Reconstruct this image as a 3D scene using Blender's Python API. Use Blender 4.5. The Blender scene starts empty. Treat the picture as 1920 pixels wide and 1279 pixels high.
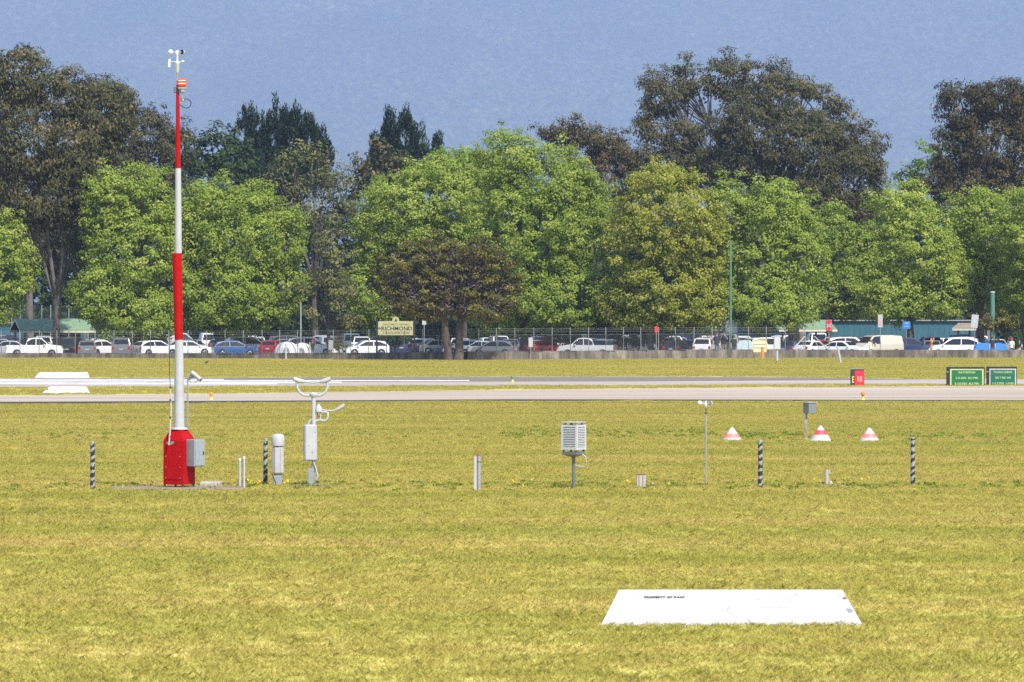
import bpy, math, random
import numpy as np
from mathutils import Vector, Matrix
R = math.radians
random.seed(7)
rng = np.random.default_rng(11)
scene = bpy.context.scene
col = scene.collection

# ------------------------------------------------------------------ camera
FPX, HY, CAMZ = 9600.0, 585.0, 4.15          # focal length in photo pixels, horizon row, eye height
cd = bpy.data.cameras.new('camera'); cam = bpy.data.objects.new('camera', cd); col.objects.link(cam)
cam.location = (0, 0, CAMZ); cam.rotation_euler = (R(90), 0, 0)
cd.sensor_width = 36; cd.lens = FPX / 1920 * 36; cd.shift_y = -(639.5 - HY) / 1920
cd.clip_start = 1; cd.clip_end = 40000
cd.dof.use_dof = True; cd.dof.focus_distance = 220; cd.dof.aperture_fstop = 8
scene.camera = cam

# ------------------------------------------------------------------ sky and sun
SUN_EL, SUN_AZ = R(50), R(150)               # azimuth clockwise from +Y
w = bpy.data.worlds.new('World'); scene.world = w; w.use_nodes = True
nt = w.node_tree; nt.nodes.clear()
sky = nt.nodes.new('ShaderNodeTexSky'); sky.sky_type = 'NISHITA'; sky.sun_disc = False
sky.sun_elevation = SUN_EL; sky.sun_rotation = SUN_AZ
bg = nt.nodes.new('ShaderNodeBackground'); bg.inputs['Strength'].default_value = 0.15
wo = nt.nodes.new('ShaderNodeOutputWorld')
nt.links.new(sky.outputs[0], bg.inputs[0]); nt.links.new(bg.outputs[0], wo.inputs[0])
sd = bpy.data.lights.new('sun', 'SUN'); sd.energy = 4.4; sd.angle = R(1.0); sd.color = (1, .93, .82)
sun = bpy.data.objects.new('sun', sd); col.objects.link(sun)
tosun = Vector((math.sin(SUN_AZ) * math.cos(SUN_EL), math.cos(SUN_AZ) * math.cos(SUN_EL), math.sin(SUN_EL)))
sun.rotation_euler = tosun.to_track_quat('Z', 'Y').to_euler(); sun.location = (40, -40, 80)

vs = scene.view_settings
scene.display_settings.display_device = 'sRGB'
vs.view_transform = 'Standard'; vs.look = 'None'; vs.gamma = 1; vs.exposure = 0.7; vs.use_curve_mapping = False
cy = scene.cycles
cy.use_denoising = False
cy.max_bounces = 6; cy.diffuse_bounces = 3; cy.transmission_bounces = 4; cy.transparent_max_bounces = 8; cy.volume_bounces = 1
cy.caustics_reflective = False; cy.caustics_refractive = False

# ------------------------------------------------------------------ helpers
def gy(py):                      # distance of flat ground seen at photo row py
    return FPX * CAMZ / (py - HY)
def at(px, py, Y):               # photo pixel at distance Y -> world point
    s = FPX / Y
    return Vector(((px - 960) / s, Y, CAMZ - (py - HY) / s))
def tag(o, label=None, cat=None, group=None, kind=None):
    if label: o['label'] = label
    if cat: o['category'] = cat
    if group: o['group'] = group
    if kind: o['kind'] = kind
    return o
def empty(name, loc, label, cat, group=None, rz=0):
    o = bpy.data.objects.new(name, None); col.objects.link(o)
    o.location = loc; o.rotation_euler = (0, 0, rz); o.empty_display_size = .2
    return tag(o, label, cat, group)
def link(name, me, parent=None, loc=None, rot=None):
    o = bpy.data.objects.new(name, me); col.objects.link(o)
    if parent: o.parent = parent
    if loc is not None: o.location = loc
    if rot is not None: o.rotation_euler = rot
    return o

class MB:
    def __init__(s): s.v = []; s.f = []; s.m = []; s.sm = []
    def add(s, vs_, fs, mi=0, smooth=False):
        b = len(s.v); s.v += [tuple(p) for p in vs_]
        for f in fs: s.f.append([i + b for i in f]); s.m.append(mi); s.sm.append(smooth)
        return s
    def box(s, c, d, rz=0, mi=0, rx=0, ry=0):
        M = Matrix.Rotation(rz, 3, 'Z') @ Matrix.Rotation(ry, 3, 'Y') @ Matrix.Rotation(rx, 3, 'X')
        vs_ = [Vector(c) + M @ Vector((d[0] / 2 * a, d[1] / 2 * b, d[2] / 2 * e)) for a in (-1, 1) for b in (-1, 1) for e in (-1, 1)]
        return s.add(vs_, [(0, 1, 3, 2), (4, 6, 7, 5), (0, 4, 5, 1), (2, 3, 7, 6), (0, 2, 6, 4), (1, 5, 7, 3)], mi)
    def bbox(s, c, d, bev=.01, mi=0, rz=0):          # box with chamfered edges
        hx, hy, hz = d[0] / 2, d[1] / 2, d[2] / 2; b = min(bev, hx * .8, hy * .8, hz * .8)
        M = Matrix.Rotation(rz, 3, 'Z'); rows = []
        for (z, k) in ((-hz, b), (-hz + b, 0), (hz - b, 0), (hz, b)):
            x, y = hx - k, hy - k
            pts = [(-x + b, -y), (x - b, -y), (x, -y + b), (x, y - b), (x - b, y), (-x + b, y), (-x, y - b), (-x, -y + b)]
            rows.append([Vector(c) + M @ Vector((p[0], p[1], z)) for p in pts])
        vs_ = [p for r in rows for p in r]; fs = []
        for r in range(3):
            for i in range(8): j = (i + 1) % 8; fs.append((r * 8 + i, r * 8 + j, r * 8 + 8 + j, r * 8 + 8 + i))
        fs.append(tuple(range(7, -1, -1))); fs.append(tuple(range(24, 32)))
        return s.add(vs_, fs, mi)
    def tube(s, pts, rad, n=8, mi=0, cap=True, smooth=True):
        pts = [Vector(p) for p in pts]
        if not hasattr(rad, '__len__'): rad = [rad] * len(pts)
        vs_ = []; fs = []; u = None
        for i, p in enumerate(pts):
            t = (pts[min(i + 1, len(pts) - 1)] - pts[max(i - 1, 0)]).normalized()
            if u is None:
                u = t.orthogonal().normalized()
            u = (u - t * u.dot(t)).normalized(); q = t.cross(u)
            for k in range(n):
                a = 2 * math.pi * k / n
                vs_.append(p + (u * math.cos(a) + q * math.sin(a)) * rad[i])
        for i in range(len(pts) - 1):
            for k in range(n):
                j = (k + 1) % n; fs.append((i * n + k, i * n + j, i * n + n + j, i * n + n + k))
        s.add(vs_, fs, mi, smooth)
        if cap:
            s.add(vs_[:n], [tuple(range(n - 1, -1, -1))], mi); s.add(vs_[-n:], [tuple(range(n))], mi)
        return s
    def lathe(s, prof, n=16, c=(0, 0, 0), mi=0, axis='Z', smooth=True):
        vs_ = []; fs = []
        for (r, z) in prof:
            for k in range(n):
                a = 2 * math.pi * k / n; p = (r * math.cos(a), r * math.sin(a), z)
                if axis == 'X': p = (p[2], p[0], p[1])
                if axis == 'Y': p = (p[0], p[2], p[1])
                vs_.append((p[0] + c[0], p[1] + c[1], p[2] + c[2]))
        for i in range(len(prof) - 1):
            for k in range(n):
                j = (k + 1) % n; fs.append((i * n + k, i * n + j, i * n + n + j, i * n + n + k))
        s.add(vs_, fs, mi, smooth)
        s.add(vs_[:n], [tuple(range(n - 1, -1, -1))], mi); s.add(vs_[-n:], [tuple(range(n))], mi)
        return s
    def prism(s, poly, y0, y1, mi=0):                 # polygon in XZ extruded along Y
        n = len(poly)
        vs_ = [(p[0], y0, p[1]) for p in poly] + [(p[0], y1, p[1]) for p in poly]
        fs = [tuple(range(n)), tuple(range(2 * n - 1, n - 1, -1))]
        fs += [(i, i + n, (i + 1) % n + n, (i + 1) % n) for i in range(n)]
        return s.add(vs_, fs, mi)
    def mesh(s, name, mats):
        me = bpy.data.meshes.new(name); me.from_pydata(s.v, [], s.f)
        for m in (mats if isinstance(mats, (list, tuple)) else [mats]): me.materials.append(m)
        me.polygons.foreach_set('material_index', s.m); me.polygons.foreach_set('use_smooth', s.sm)
        me.update(); return me
    def build(s, name, mats, parent=None, loc=None, rot=None):
        return link(name, s.mesh(name, mats), parent, loc, rot)

def fast_mesh(name, V, F, mat, tint=None, smooth=False):
    """numpy vertices (N,3) and faces (M,k)"""
    me = bpy.data.meshes.new(name); k = F.shape[1]
    me.vertices.add(len(V)); me.vertices.foreach_set('co', V.astype(np.float32).ravel())
    me.loops.add(F.size); me.loops.foreach_set('vertex_index', F.astype(np.int32).ravel())
    me.polygons.add(len(F)); me.polygons.foreach_set('loop_start', np.arange(0, F.size, k, dtype=np.int32))
    me.polygons.foreach_set('loop_total', np.full(len(F), k, np.int32))
    if smooth: me.polygons.foreach_set('use_smooth', np.ones(len(F), bool))
    me.update(calc_edges=True)
    if tint is not None:
        a = me.attributes.new('tint', 'FLOAT', 'FACE'); a.data.foreach_set('value', tint.astype(np.float32))
    me.materials.append(mat); return me

# ------------------------------------------------------------------ materials
def newmat(name):
    m = bpy.data.materials.new(name); m.use_nodes = True
    return m, m.node_tree, m.node_tree.nodes['Principled BSDF']
def noise(t, scale, detail=4, rough=.55, coord='Object', vec_scale=None):
    tc = t.nodes.new('ShaderNodeTexCoord'); n = t.nodes.new('ShaderNodeTexNoise')
    n.inputs['Scale'].default_value = scale; n.inputs['Detail'].default_value = detail; n.inputs['Roughness'].default_value = rough
    src = tc.outputs[coord]
    if coord == 'World': pass
    if vec_scale:
        mp = t.nodes.new('ShaderNodeMapping'); mp.inputs['Scale'].default_value = vec_scale
        t.links.new(src, mp.inputs[0]); src = mp.outputs[0]
    t.links.new(src, n.inputs['Vector']); return n
def wnoise(t, scale, vec_scale=(1, 1, 1), detail=4, rough=.55, loc=(0, 0, 0)):   # noise in world space
    g = t.nodes.new('ShaderNodeNewGeometry'); mp = t.nodes.new('ShaderNodeMapping'); n = t.nodes.new('ShaderNodeTexNoise')
    mp.inputs['Scale'].default_value = vec_scale; mp.inputs['Location'].default_value = loc
    n.inputs['Scale'].default_value = scale; n.inputs['Detail'].default_value = detail; n.inputs['Roughness'].default_value = rough
    t.links.new(g.outputs['Position'], mp.inputs[0]); t.links.new(mp.outputs[0], n.inputs['Vector']); return n
def ramp(t, src, stops):
    r = t.nodes.new('ShaderNodeValToRGB'); e = r.color_ramp.elements
    while len(e) < len(stops): e.new(.5)
    for i, (p, c) in enumerate(stops):
        e[i].position = p; e[i].color = (*c, 1) if len(c) == 3 else c
    t.links.new(src, r.inputs[0]); return r
def pbr(name, c, rough=.55, var=.12, scale=6, dirt=None, dirt_amt=.5, metal=0, bump=0, vec_scale=None, spec=.5):
    m, t, b = newmat(name)
    n = noise(t, scale, vec_scale=vec_scale)
    lo = tuple(max(0, x * (1 - var)) for x in c); hi = tuple(min(1, x * (1 + var)) for x in c)
    r = ramp(t, n.outputs[0], [(.3, lo), (.7, hi)]); out = r.outputs[0]
    if dirt:
        n2 = noise(t, scale * 2.3, detail=8, rough=.7, vec_scale=vec_scale)
        r2 = ramp(t, n2.outputs[0], [(.5, (0, 0, 0)), (.72, (dirt_amt,) * 3)])
        mx = t.nodes.new('ShaderNodeMix'); mx.data_type = 'RGBA'
        t.links.new(r2.outputs[0], mx.inputs[0]); t.links.new(out, mx.inputs[6]); mx.inputs[7].default_value = (*dirt, 1)
        out = mx.outputs[2]
    t.links.new(out, b.inputs['Base Color'])
    b.inputs['Roughness'].default_value = rough; b.inputs['Metallic'].default_value = metal
    b.inputs['Specular IOR Level'].default_value = spec
    if bump:
        bp = t.nodes.new('ShaderNodeBump'); bp.inputs['Strength'].default_value = bump; bp.inputs['Distance'].default_value = .02
        n3 = noise(t, scale * 6, detail=6, vec_scale=vec_scale)
        t.links.new(n3.outputs[0], bp.inputs['Height']); t.links.new(bp.outputs[0], b.inputs['Normal'])
    return m
def leafmat(name, stops, transl=.3, rough=.55):
    m, t, b = newmat(name)
    a = t.nodes.new('ShaderNodeAttribute'); a.attribute_name = 'tint'
    r = ramp(t, a.outputs['Fac'], stops)
    t.links.new(r.outputs[0], b.inputs['Base Color']); b.inputs['Roughness'].default_value = rough
    b.inputs['Specular IOR Level'].default_value = .06
    tr = t.nodes.new('ShaderNodeBsdfTranslucent'); t.links.new(r.outputs[0], tr.inputs[0])
    ms = t.nodes.new('ShaderNodeMixShader'); ms.inputs[0].default_value = transl
    t.links.new(b.outputs[0], ms.inputs[1]); t.links.new(tr.outputs[0], ms.inputs[2])
    t.links.new(ms.outputs[0], t.nodes['Material Output'].inputs[0]); return m

M = {}
M['white'] = pbr('white_paint', (.36, .37, .41), .55, .06, 3, dirt=(.3, .29, .27), dirt_amt=.4, spec=.25)
M['white_clean'] = pbr('white_enamel', (.42, .43, .46), .5, .04, 3, spec=.25)
M['red'] = pbr('red_paint', (.33, .002, .004), .6, .1, 4, dirt=(.22, .012, .012), dirt_amt=.7, spec=.12)
M['red_fade'] = pbr('faded_red_paint', (.62, .16, .16), .6, .12, 6, dirt=(.75, .6, .58), dirt_amt=.5)
M['red_band'] = pbr('red_band_paint', (.6, .05, .06), .55, .1, 6)
M['galv'] = pbr('galvanised_steel', (.3, .31, .33), .5, .12, 12, metal=.4, dirt=(.25, .24, .23))
M['grey_cab'] = pbr('grey_cabinet_paint', (.22, .25, .285), .45, .1, 14)
M['dark_metal'] = pbr('dark_metal', (.03, .03, .035), .5, .2, 8)
M['dark_grey'] = pbr('dark_grey_paint', (.1, .11, .13), .5, .1, 8)
M['black'] = pbr('black_rubber', (.015, .015, .015), .6, .1, 8)
M['rust'] = pbr('rust', (.22, .09, .04), .85, .3, 20)
M['concrete'] = pbr('concrete', (.36, .34, .31), .9, .15, 2, dirt=(.16, .14, .12), dirt_amt=.8, bump=.3)
M['slab'] = pbr('old_slab_concrete', (.2, .16, .12), .9, .2, 2.5, dirt=(.1, .07, .05), dirt_amt=.8, bump=.3)
M['orange'] = pbr('orange_lens', (.75, .2, .02), .3, .08, 8)
M['yellow'] = pbr('yellow_paint', (.7, .48, .06), .5, .1, 8)
M['teal'] = pbr('teal_cladding', (.025, .1, .13), .6, .15, 1.2, vec_scale=(1, 1, .3))
M['cream'] = pbr('cream_fascia', (.6, .55, .4), .7, .1, 3)
M['timber'] = pbr('dark_timber', (.1, .08, .06), .8, .25, 5)
M['asphalt_dark'] = pbr('carpark_asphalt', (.05, .05, .052), .9, .2, .6)
M['glass'] = pbr('car_glass', (.015, .018, .022), .08, .05, 2)
M['tyre'] = pbr('tyre_rubber', (.02, .02, .02), .8, .1, 6)
M['rim'] = pbr('alloy_rim', (.45, .45, .46), .3, .05, 6, metal=.8)
M['lamp'] = pbr('headlamp', (.7, .72, .75), .15, .03, 6)
M['taillamp'] = pbr('tail_lamp', (.4, .01, .01), .2, .05, 6)
M['plastic_black'] = pbr('black_plastic', (.025, .025, .027), .5, .1, 6)
M['skin'] = pbr('skin', (.45, .27, .19), .6, .06, 8)
M['hair'] = pbr('dark_hair', (.04, .025, .018), .7, .2, 20)
def wallmat():
    m, t, b = newmat('stained_concrete_wall')
    n = wnoise(t, 1, (.9, .9, .35), 6, .65); r = ramp(t, n.outputs[0], [(.3, (.075, .066, .06)), (.5, (.15, .132, .12)), (.74, (.34, .305, .265))])
    n2 = wnoise(t, 1, (2.2, 2.2, .25), 6, .7); r2 = ramp(t, n2.outputs[0], [(.42, (.35, .35, .35)), (.62, (1, 1, 1))])
    mx = t.nodes.new('ShaderNodeMix'); mx.data_type = 'RGBA'; mx.blend_type = 'MULTIPLY'; mx.inputs[0].default_value = .75
    t.links.new(r.outputs[0], mx.inputs[6]); t.links.new(r2.outputs[0], mx.inputs[7])
    t.links.new(mx.outputs[2], b.inputs['Base Color']); b.inputs['Roughness'].default_value = .95; return m
M['wall'] = wallmat()
def barkmat(name, a, b_):
    m, t, b = newmat(name); n = noise(t, 1.2, 6, .65, vec_scale=(1.5, 1.5, .35))
    r = ramp(t, n.outputs[0], [(.35, a), (.65, b_)]); t.links.new(r.outputs[0], b.inputs['Base Color']); b.inputs['Roughness'].default_value = .9; return m
M['bark'] = barkmat('plane_bark', (.035, .03, .026), (.13, .115, .095))
M['bark_gum'] = barkmat('gum_bark', (.05, .043, .04), (.17, .15, .14))
M['bark_dark'] = barkmat('paperbark', (.03, .024, .022), (.1, .08, .07))
M['leaf_plane'] = leafmat('plane_leaf', [(0, (.17, .245, .034)), (.4, (.27, .355, .06)), (.75, (.38, .455, .095)), (1, (.5, .53, .16))], .48)
M['leaf_plane_y'] = leafmat('plane_leaf_yellowish', [(0, (.19, .225, .03)), (.4, (.3, .33, .055)), (.75, (.41, .425, .09)), (1, (.5, .48, .15))], .48)
M['leaf_gum'] = leafmat('gum_leaf', [(0, (.04, .043, .02)), (.5, (.078, .078, .034)), (.85, (.135, .125, .055)), (1, (.22, .175, .085))], .25)
M['leaf_gum_b'] = leafmat('gum_leaf_brown', [(0, (.038, .037, .016)), (.5, (.076, .068, .028)), (.85, (.135, .108, .046)), (1, (.21, .145, .066))], .25)
M['leaf_con'] = leafmat('conifer_needle', [(0, (.012, .025, .014)), (.6, (.025, .045, .024)), (1, (.05, .075, .035))], .15)
M['leaf_dark'] = leafmat('dark_leaf', [(0, (0.022, 0.038, 0.014)), (.6, (0.048, 0.078, 0.024)), (1, (0.102, 0.144, 0.042))], .25)
M['leaf_olive'] = leafmat('olive_leaf', [(0, (0.078, 0.091, 0.033)), (.5, (0.156, 0.163, 0.058)), (1, (0.338, 0.312, 0.13))], .3)
M['leaf_bright'] = leafmat('bright_leaf', [(0, (0.104, 0.182, 0.019)), (.6, (0.195, 0.286, 0.039)), (1, (0.325, 0.39, 0.078))], 0.45)
M['leaf_paper'] = leafmat('paperbark_leaf', [(0, (.035, .04, .013)), (.45, (.09, .088, .023)), (.8, (.19, .165, .036)), (1, (.34, .28, .06))], .15)
M['twig'] = leafmat('dead_twig', [(0, (.06, .047, .05)), (1, (.19, .155, .16))], .0)
def spiral_mat():
    m, t, b = newmat('spiral_striped_paint')
    tc = t.nodes.new('ShaderNodeTexCoord'); sp = t.nodes.new('ShaderNodeSeparateXYZ'); t.links.new(tc.outputs['Object'], sp.inputs[0])
    def mth(op, a, b_=None, v=None):
        n = t.nodes.new('ShaderNodeMath'); n.operation = op; t.links.new(a, n.inputs[0])
        if b_ is not None: t.links.new(b_, n.inputs[1])
        if v is not None: n.inputs[1].default_value = v
        return n.outputs[0]
    an = mth('ARCTAN2', sp.outputs[1], sp.outputs[0])
    zz = mth('MULTIPLY', sp.outputs[2], v=2 * math.pi / .17)
    nz = noise(t, 7, 3); nn = mth('MULTIPLY', nz.outputs[0], v=9.0)
    su = mth('ADD', mth('SUBTRACT', zz, an), nn); sn = mth('SINE', su)
    n2 = noise(t, 22, 5, .7); sn = mth('ADD', sn, mth('MULTIPLY', n2.outputs[0], v=2.0))
    r = ramp(t, sn, [(.84, (.24, .25, .28)), (.96, (.012, .013, .018))]); t.links.new(r.outputs[0], b.inputs['Base Color'])
    b.inputs['Roughness'].default_value = .75; return m
M['spiral'] = spiral_mat()

# grass colours: one world-space field shared by the soil sheet and the blades
def grass_color(t, blade):
    big = wnoise(t, 1, (.022, .17, 0), 5, .62); med = wnoise(t, 1, (.25, .5, 0), 4, .6, (31, 7, 0)); fine = wnoise(t, 1, (5, 5, 0) if not blade else (14, 14, 0), 2, .5, (3, 9, 0))
    r1 = ramp(t, big.outputs[0], [(.3, (.32, .34, .065)), (.5, (.48, .425, .12)), (.7, (.6, .465, .19))])
    r2 = ramp(t, med.outputs[0], [(.26, (.34, .36, .07)), (.52, (.48, .43, .125)), (.78, (.58, .475, .19))])
    mx = t.nodes.new('ShaderNodeMix'); mx.data_type = 'RGBA'; mx.inputs[0].default_value = .36
    t.links.new(r1.outputs[0], mx.inputs[6]); t.links.new(r2.outputs[0], mx.inputs[7])
    r3 = ramp(t, fine.outputs[0], [(.3, (.8, .84, .72)), (.5, (1, 1, 1)), (.72, (1.18, 1.12, 1.15))])
    m2 = t.nodes.new('ShaderNodeMix'); m2.data_type = 'RGBA'; m2.blend_type = 'MULTIPLY'; m2.inputs[0].default_value = 1
    t.links.new(mx.outputs[2], m2.inputs[6]); t.links.new(r3.outputs[0], m2.inputs[7]); return m2.outputs[2]
def grass_mats():
    m, t, b = newmat('turf_soil'); c = grass_color(t, False); t.links.new(c, b.inputs['Base Color'])
    b.inputs['Roughness'].default_value = 1; b.inputs['Specular IOR Level'].default_value = 0; M['turf'] = m
    m, t, b = newmat('grass_blade'); c = grass_color(t, True)
    a = t.nodes.new('ShaderNodeAttribute'); a.attribute_name = 'tint'
    r = ramp(t, a.outputs['Fac'], [(0, (.76, .84, .68)), (.5, (1, 1, .95)), (.8, (1.12, 1.07, 1.08)), (1, (1.35, 1.22, 1.4))])
    mx = t.nodes.new('ShaderNodeMix'); mx.data_type = 'RGBA'; mx.blend_type = 'MULTIPLY'; mx.inputs[0].default_value = 1
    t.links.new(c, mx.inputs[6]); t.links.new(r.outputs[0], mx.inputs[7])
    t.links.new(mx.outputs[2], b.inputs['Base Color']); b.inputs['Roughness'].default_value = .7; b.inputs['Specular IOR Level'].default_value = .1
    tr = t.nodes.new('ShaderNodeBsdfTranslucent'); t.links.new(mx.outputs[2], tr.inputs[0])
    ms = t.nodes.new('ShaderNodeMixShader'); ms.inputs[0].default_value = .45
    t.links.new(b.outputs[0], ms.inputs[1]); t.links.new(tr.outputs[0], ms.inputs[2]); t.links.new(ms.outputs[0], t.nodes['Material Output'].inputs[0])
    M['blade'] = m
grass_mats()
def pavemat(name, stops, vs_=(.02, .35, 1)):
    m, t, b = newmat(name); n = wnoise(t, 1, vs_, 6, .65); r = ramp(t, n.outputs[0], stops)
    t.links.new(r.outputs[0], b.inputs['Base Color']); b.inputs['Roughness'].default_value = 1; b.inputs['Specular IOR Level'].default_value = .02; return m
M['taxi'] = pavemat('taxiway_concrete', [(.3, (.24, .195, .165)), (.5, (.35, .3, .25)), (.7, (.45, .395, .33))])
M['runway'] = pavemat('runway_asphalt', [(.3, (.12, .108, .096)), (.7, (.24, .215, .185))])
M['shoulder'] = pavemat('dark_shoulder_asphalt', [(.3, (.035, .034, .035)), (.7, (.08, .075, .07))], (.1, .6, 1))
M['strip'] = pavemat('pale_concrete_strip', [(.3, (.26, .22, .2)), (.7, (.42, .38, .35))])
def markmat():
    m, t, b = newmat('worn_white_marking'); n = wnoise(t, 1, (.45, 2.2, 1), 8, .8); r = ramp(t, n.outputs[0], [(.4, (.15, .14, .14)), (.5, (.74, .73, .72))])
    t.links.new(r.outputs[0], b.inputs['Base Color']); b.inputs['Roughness'].default_value = .8; return m
M['mark'] = markmat()

# ------------------------------------------------------------------ ground, pavements
def sheet(name, pts, mat, z, kind='structure'):
    me = bpy.data.meshes.new(name); me.from_pydata([(p[0], p[1], z) for p in pts], [], [tuple(range(len(pts)))])
    me.materials.append(mat); o = link(name, me); o['kind'] = kind; return o
def gx(px, Y): return (px - 960) * Y / FPX
def band(name, far, near, mat, z):        # far/near: [(px,py)...] left to right, on the ground
    up = [(gx(x, gy(y)), gy(y)) for x, y in near]; dn = [(gx(x, gy(y)), gy(y)) for x, y in far]
    return sheet(name, up + dn[::-1], mat, z)
sheet('ground', [(-13500, -150), (13500, -150), (13500, 19500), (-13500, 19500)], M['turf'], 0)
tx_far = [(-500, 746), (0, 742), (420, 738.5), (960, 731), (1400, 727), (1920, 724), (2400, 721.5)]
tx_near = [(-500, 755), (0, 754), (420, 752), (960, 749), (1400, 749.5), (1920, 750.5), (2400, 751)]
band('taxiway_shoulder', [(-500, 754), (0, 753.5), (420, 751.5), (960, 748.5), (1400, 749), (1920, 750), (2400, 750.5)],
     [(-500, 759.5), (0, 758.5), (420, 756), (960, 752), (1400, 752), (1920, 753), (2400, 754)], M['shoulder'], .004)
band('taxiway', tx_far, tx_near, M['taxi'], .008)
band('runway', [(-500, 710), (0, 709.5), (700, 707), (1200, 706), (1500, 707.5), (1750, 711), (2000, 713)],
     [(-500, 725), (0, 725), (700, 717), (1200, 716.5), (1500, 714), (1750, 713), (2000, 715)], M['runway'], .004)
band('pale_shoulder_strip', [(-500, 724.5), (0, 722.5), (500, 716.5), (1200, 715.8), (1500, 713.5), (1750, 711.5), (2400, 711)],
     [(-500, 726), (0, 726), (500, 724.5), (1200, 722.5), (1500, 721), (1750, 721), (2400, 721)], M['strip'], .008)
# threshold stripes painted along the runway, seen side on
for i, (ya, yb, xe) in enumerate(((711.2, 712.6, 420), (713.6, 715.2, 880), (716.3, 718.2, 640), (719.3, 721.4, 520))):
    o = band('threshold_stripe', [(-420, ya), (xe, ya - .2)], [(-420, yb), (xe, yb - .4)], M['mark'], .012)
sheet('car_park', [(-110, 466), (110, 466), (130, 640), (-130, 640)], M['asphalt_dark'], .006)

# mountain: forested slope with canopy relief
def mountain():
    xs = np.concatenate([np.linspace(-5200, -1100, 50)[:-1], np.arange(-1100, 1100, 4.4), np.linspace(1100, 5200, 50)])
    ys = np.concatenate([np.arange(7300, 7700, 40), np.arange(7700, 8420, 4.4), np.arange(8430, 9300, 60)])
    Xg, Yg = np.meshgrid(xs, ys)
    t = np.clip((Yg - 7300) / 1500, 0, 1); base = 780 * (t ** 1.15) * (1 - .12 * t)
    base = base * (1 - np.clip((np.abs(Xg) - 3000) / 2600, 0, 1) ** 2 * .8)
    gul = 0
    for k in range(7):
        a = rng.uniform(.0015, .006); ph = rng.uniform(0, 6.28); sk = rng.uniform(-.5, .5)
        gul = gul + np.sin((Xg + sk * Yg) * a + ph + .8 * np.sin(Yg * .004 + ph)) * rng.uniform(9, 24)
    z = base + gul * np.sin(np.pi * np.clip(t, 0, 1)) * .9
    cell = 9.5; ci = np.floor(Xg / cell).astype(int); cj = np.floor(Yg / cell).astype(int); best = np.zeros_like(Xg)
    def h(i, j, k): return np.modf(np.abs(np.sin(i * 127.1 + j * 311.7 + k * 74.7) * 43758.5453))[0]
    for di in (-1, 0, 1):
        for dj in (-1, 0, 1):
            i, j = ci + di, cj + dj; cx = (i + h(i, j, 0)) * cell; cyy = (j + h(i, j, 1)) * cell
            r = cell * (.5 + .5 * h(i, j, 2)); d2 = ((Xg - cx) ** 2 + (Yg - cyy) ** 2) / r ** 2
            best = np.maximum(best, np.sqrt(np.clip(1 - d2, 0, 1)) * r * (.7 + .9 * h(i, j, 3)))
    z = np.where(t > 0, z + best, -.5)
    V = np.stack([Xg * 1.8, Yg * 1.8, z * 1.8], -1).reshape(-1, 3); ny, nx = Xg.shape
    idx = np.arange(ny * nx).reshape(ny, nx)
    F = np.stack([idx[:-1, :-1], idx[:-1, 1:], idx[1:, 1:], idx[1:, :-1]], -1).reshape(-1, 4)
    m, t_, b = newmat('forest_canopy'); n = wnoise(t_, 1, (.05, .05, .05), 4, .6); n2 = wnoise(t_, 1, (.0022, .0022, .0011), 5, .62)
    r = ramp(t_, n.outputs[0], [(.36, (.006, .01, .006)), (.56, (.026, .034, .02)), (.74, (.065, .068, .045))])  # palest stop paints sunlit highlights on the crowns
    r2 = ramp(t_, n2.outputs[0], [(.34, (.5, .55, .55)), (.66, (1.6, 1.5, 1.4))])  # broad tones put the light and shade of ridges into the colour
    mx = t_.nodes.new('ShaderNodeMix'); mx.data_type = 'RGBA'; mx.blend_type = 'MULTIPLY'; mx.inputs[0].default_value = 1
    t_.links.new(r.outputs[0], mx.inputs[6]); t_.links.new(r2.outputs[0], mx.inputs[7])
    t_.links.new(mx.outputs[2], b.inputs['Base Color']); b.inputs['Roughness'].default_value = 1; b.inputs['Specular IOR Level'].default_value = 0
    o = link('mountain', fast_mesh('mountain', V, F, m)); o['kind'] = 'structure'
mountain()
def haze():
    mb = MB(); mb.box((0, 10300, 899), (30000, 21400, 1800))
    m = bpy.data.materials.new('haze_air'); m.use_nodes = True; t = m.node_tree; t.nodes.clear()
    out = t.nodes.new('ShaderNodeOutputMaterial'); v = t.nodes.new('ShaderNodeVolumePrincipled')
    v.inputs['Color'].default_value = (.41, .555, 1, 1); v.inputs['Density'].default_value = HAZE
    v.inputs['Anisotropy'].default_value = 0; t.links.new(v.outputs[0], out.inputs['Volume'])
    o = mb.build('haze', m); o['kind'] = 'stuff'; o['label'] = 'pale blue haze in the air before the mountain'
HAZE = 0.57e-4
haze()
# ------------------------------------------------------------------ trees
def unit(a): return a / np.maximum(np.linalg.norm(a, axis=-1, keepdims=True), 1e-9)
def leaf_mesh(name, C, Nn, L, W, mat, tint, T=None):
    n = len(C); Nn = unit(Nn)
    T = rng.normal(size=(n, 3)) if T is None else T
    T = unit(T - Nn * (T * Nn).sum(1, keepdims=True)); B = np.cross(Nn, T)
    L = L[:, None]; W = W[:, None]
    fold = Nn * W * .25
    V = np.stack([C - T * L / 2, C + B * W / 2 + fold, C + T * L / 2, C - B * W / 2 + fold], 1).reshape(-1, 3)
    F = np.arange(4 * n).reshape(n, 4)
    return fast_mesh(name, V, F, mat, tint)

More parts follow.
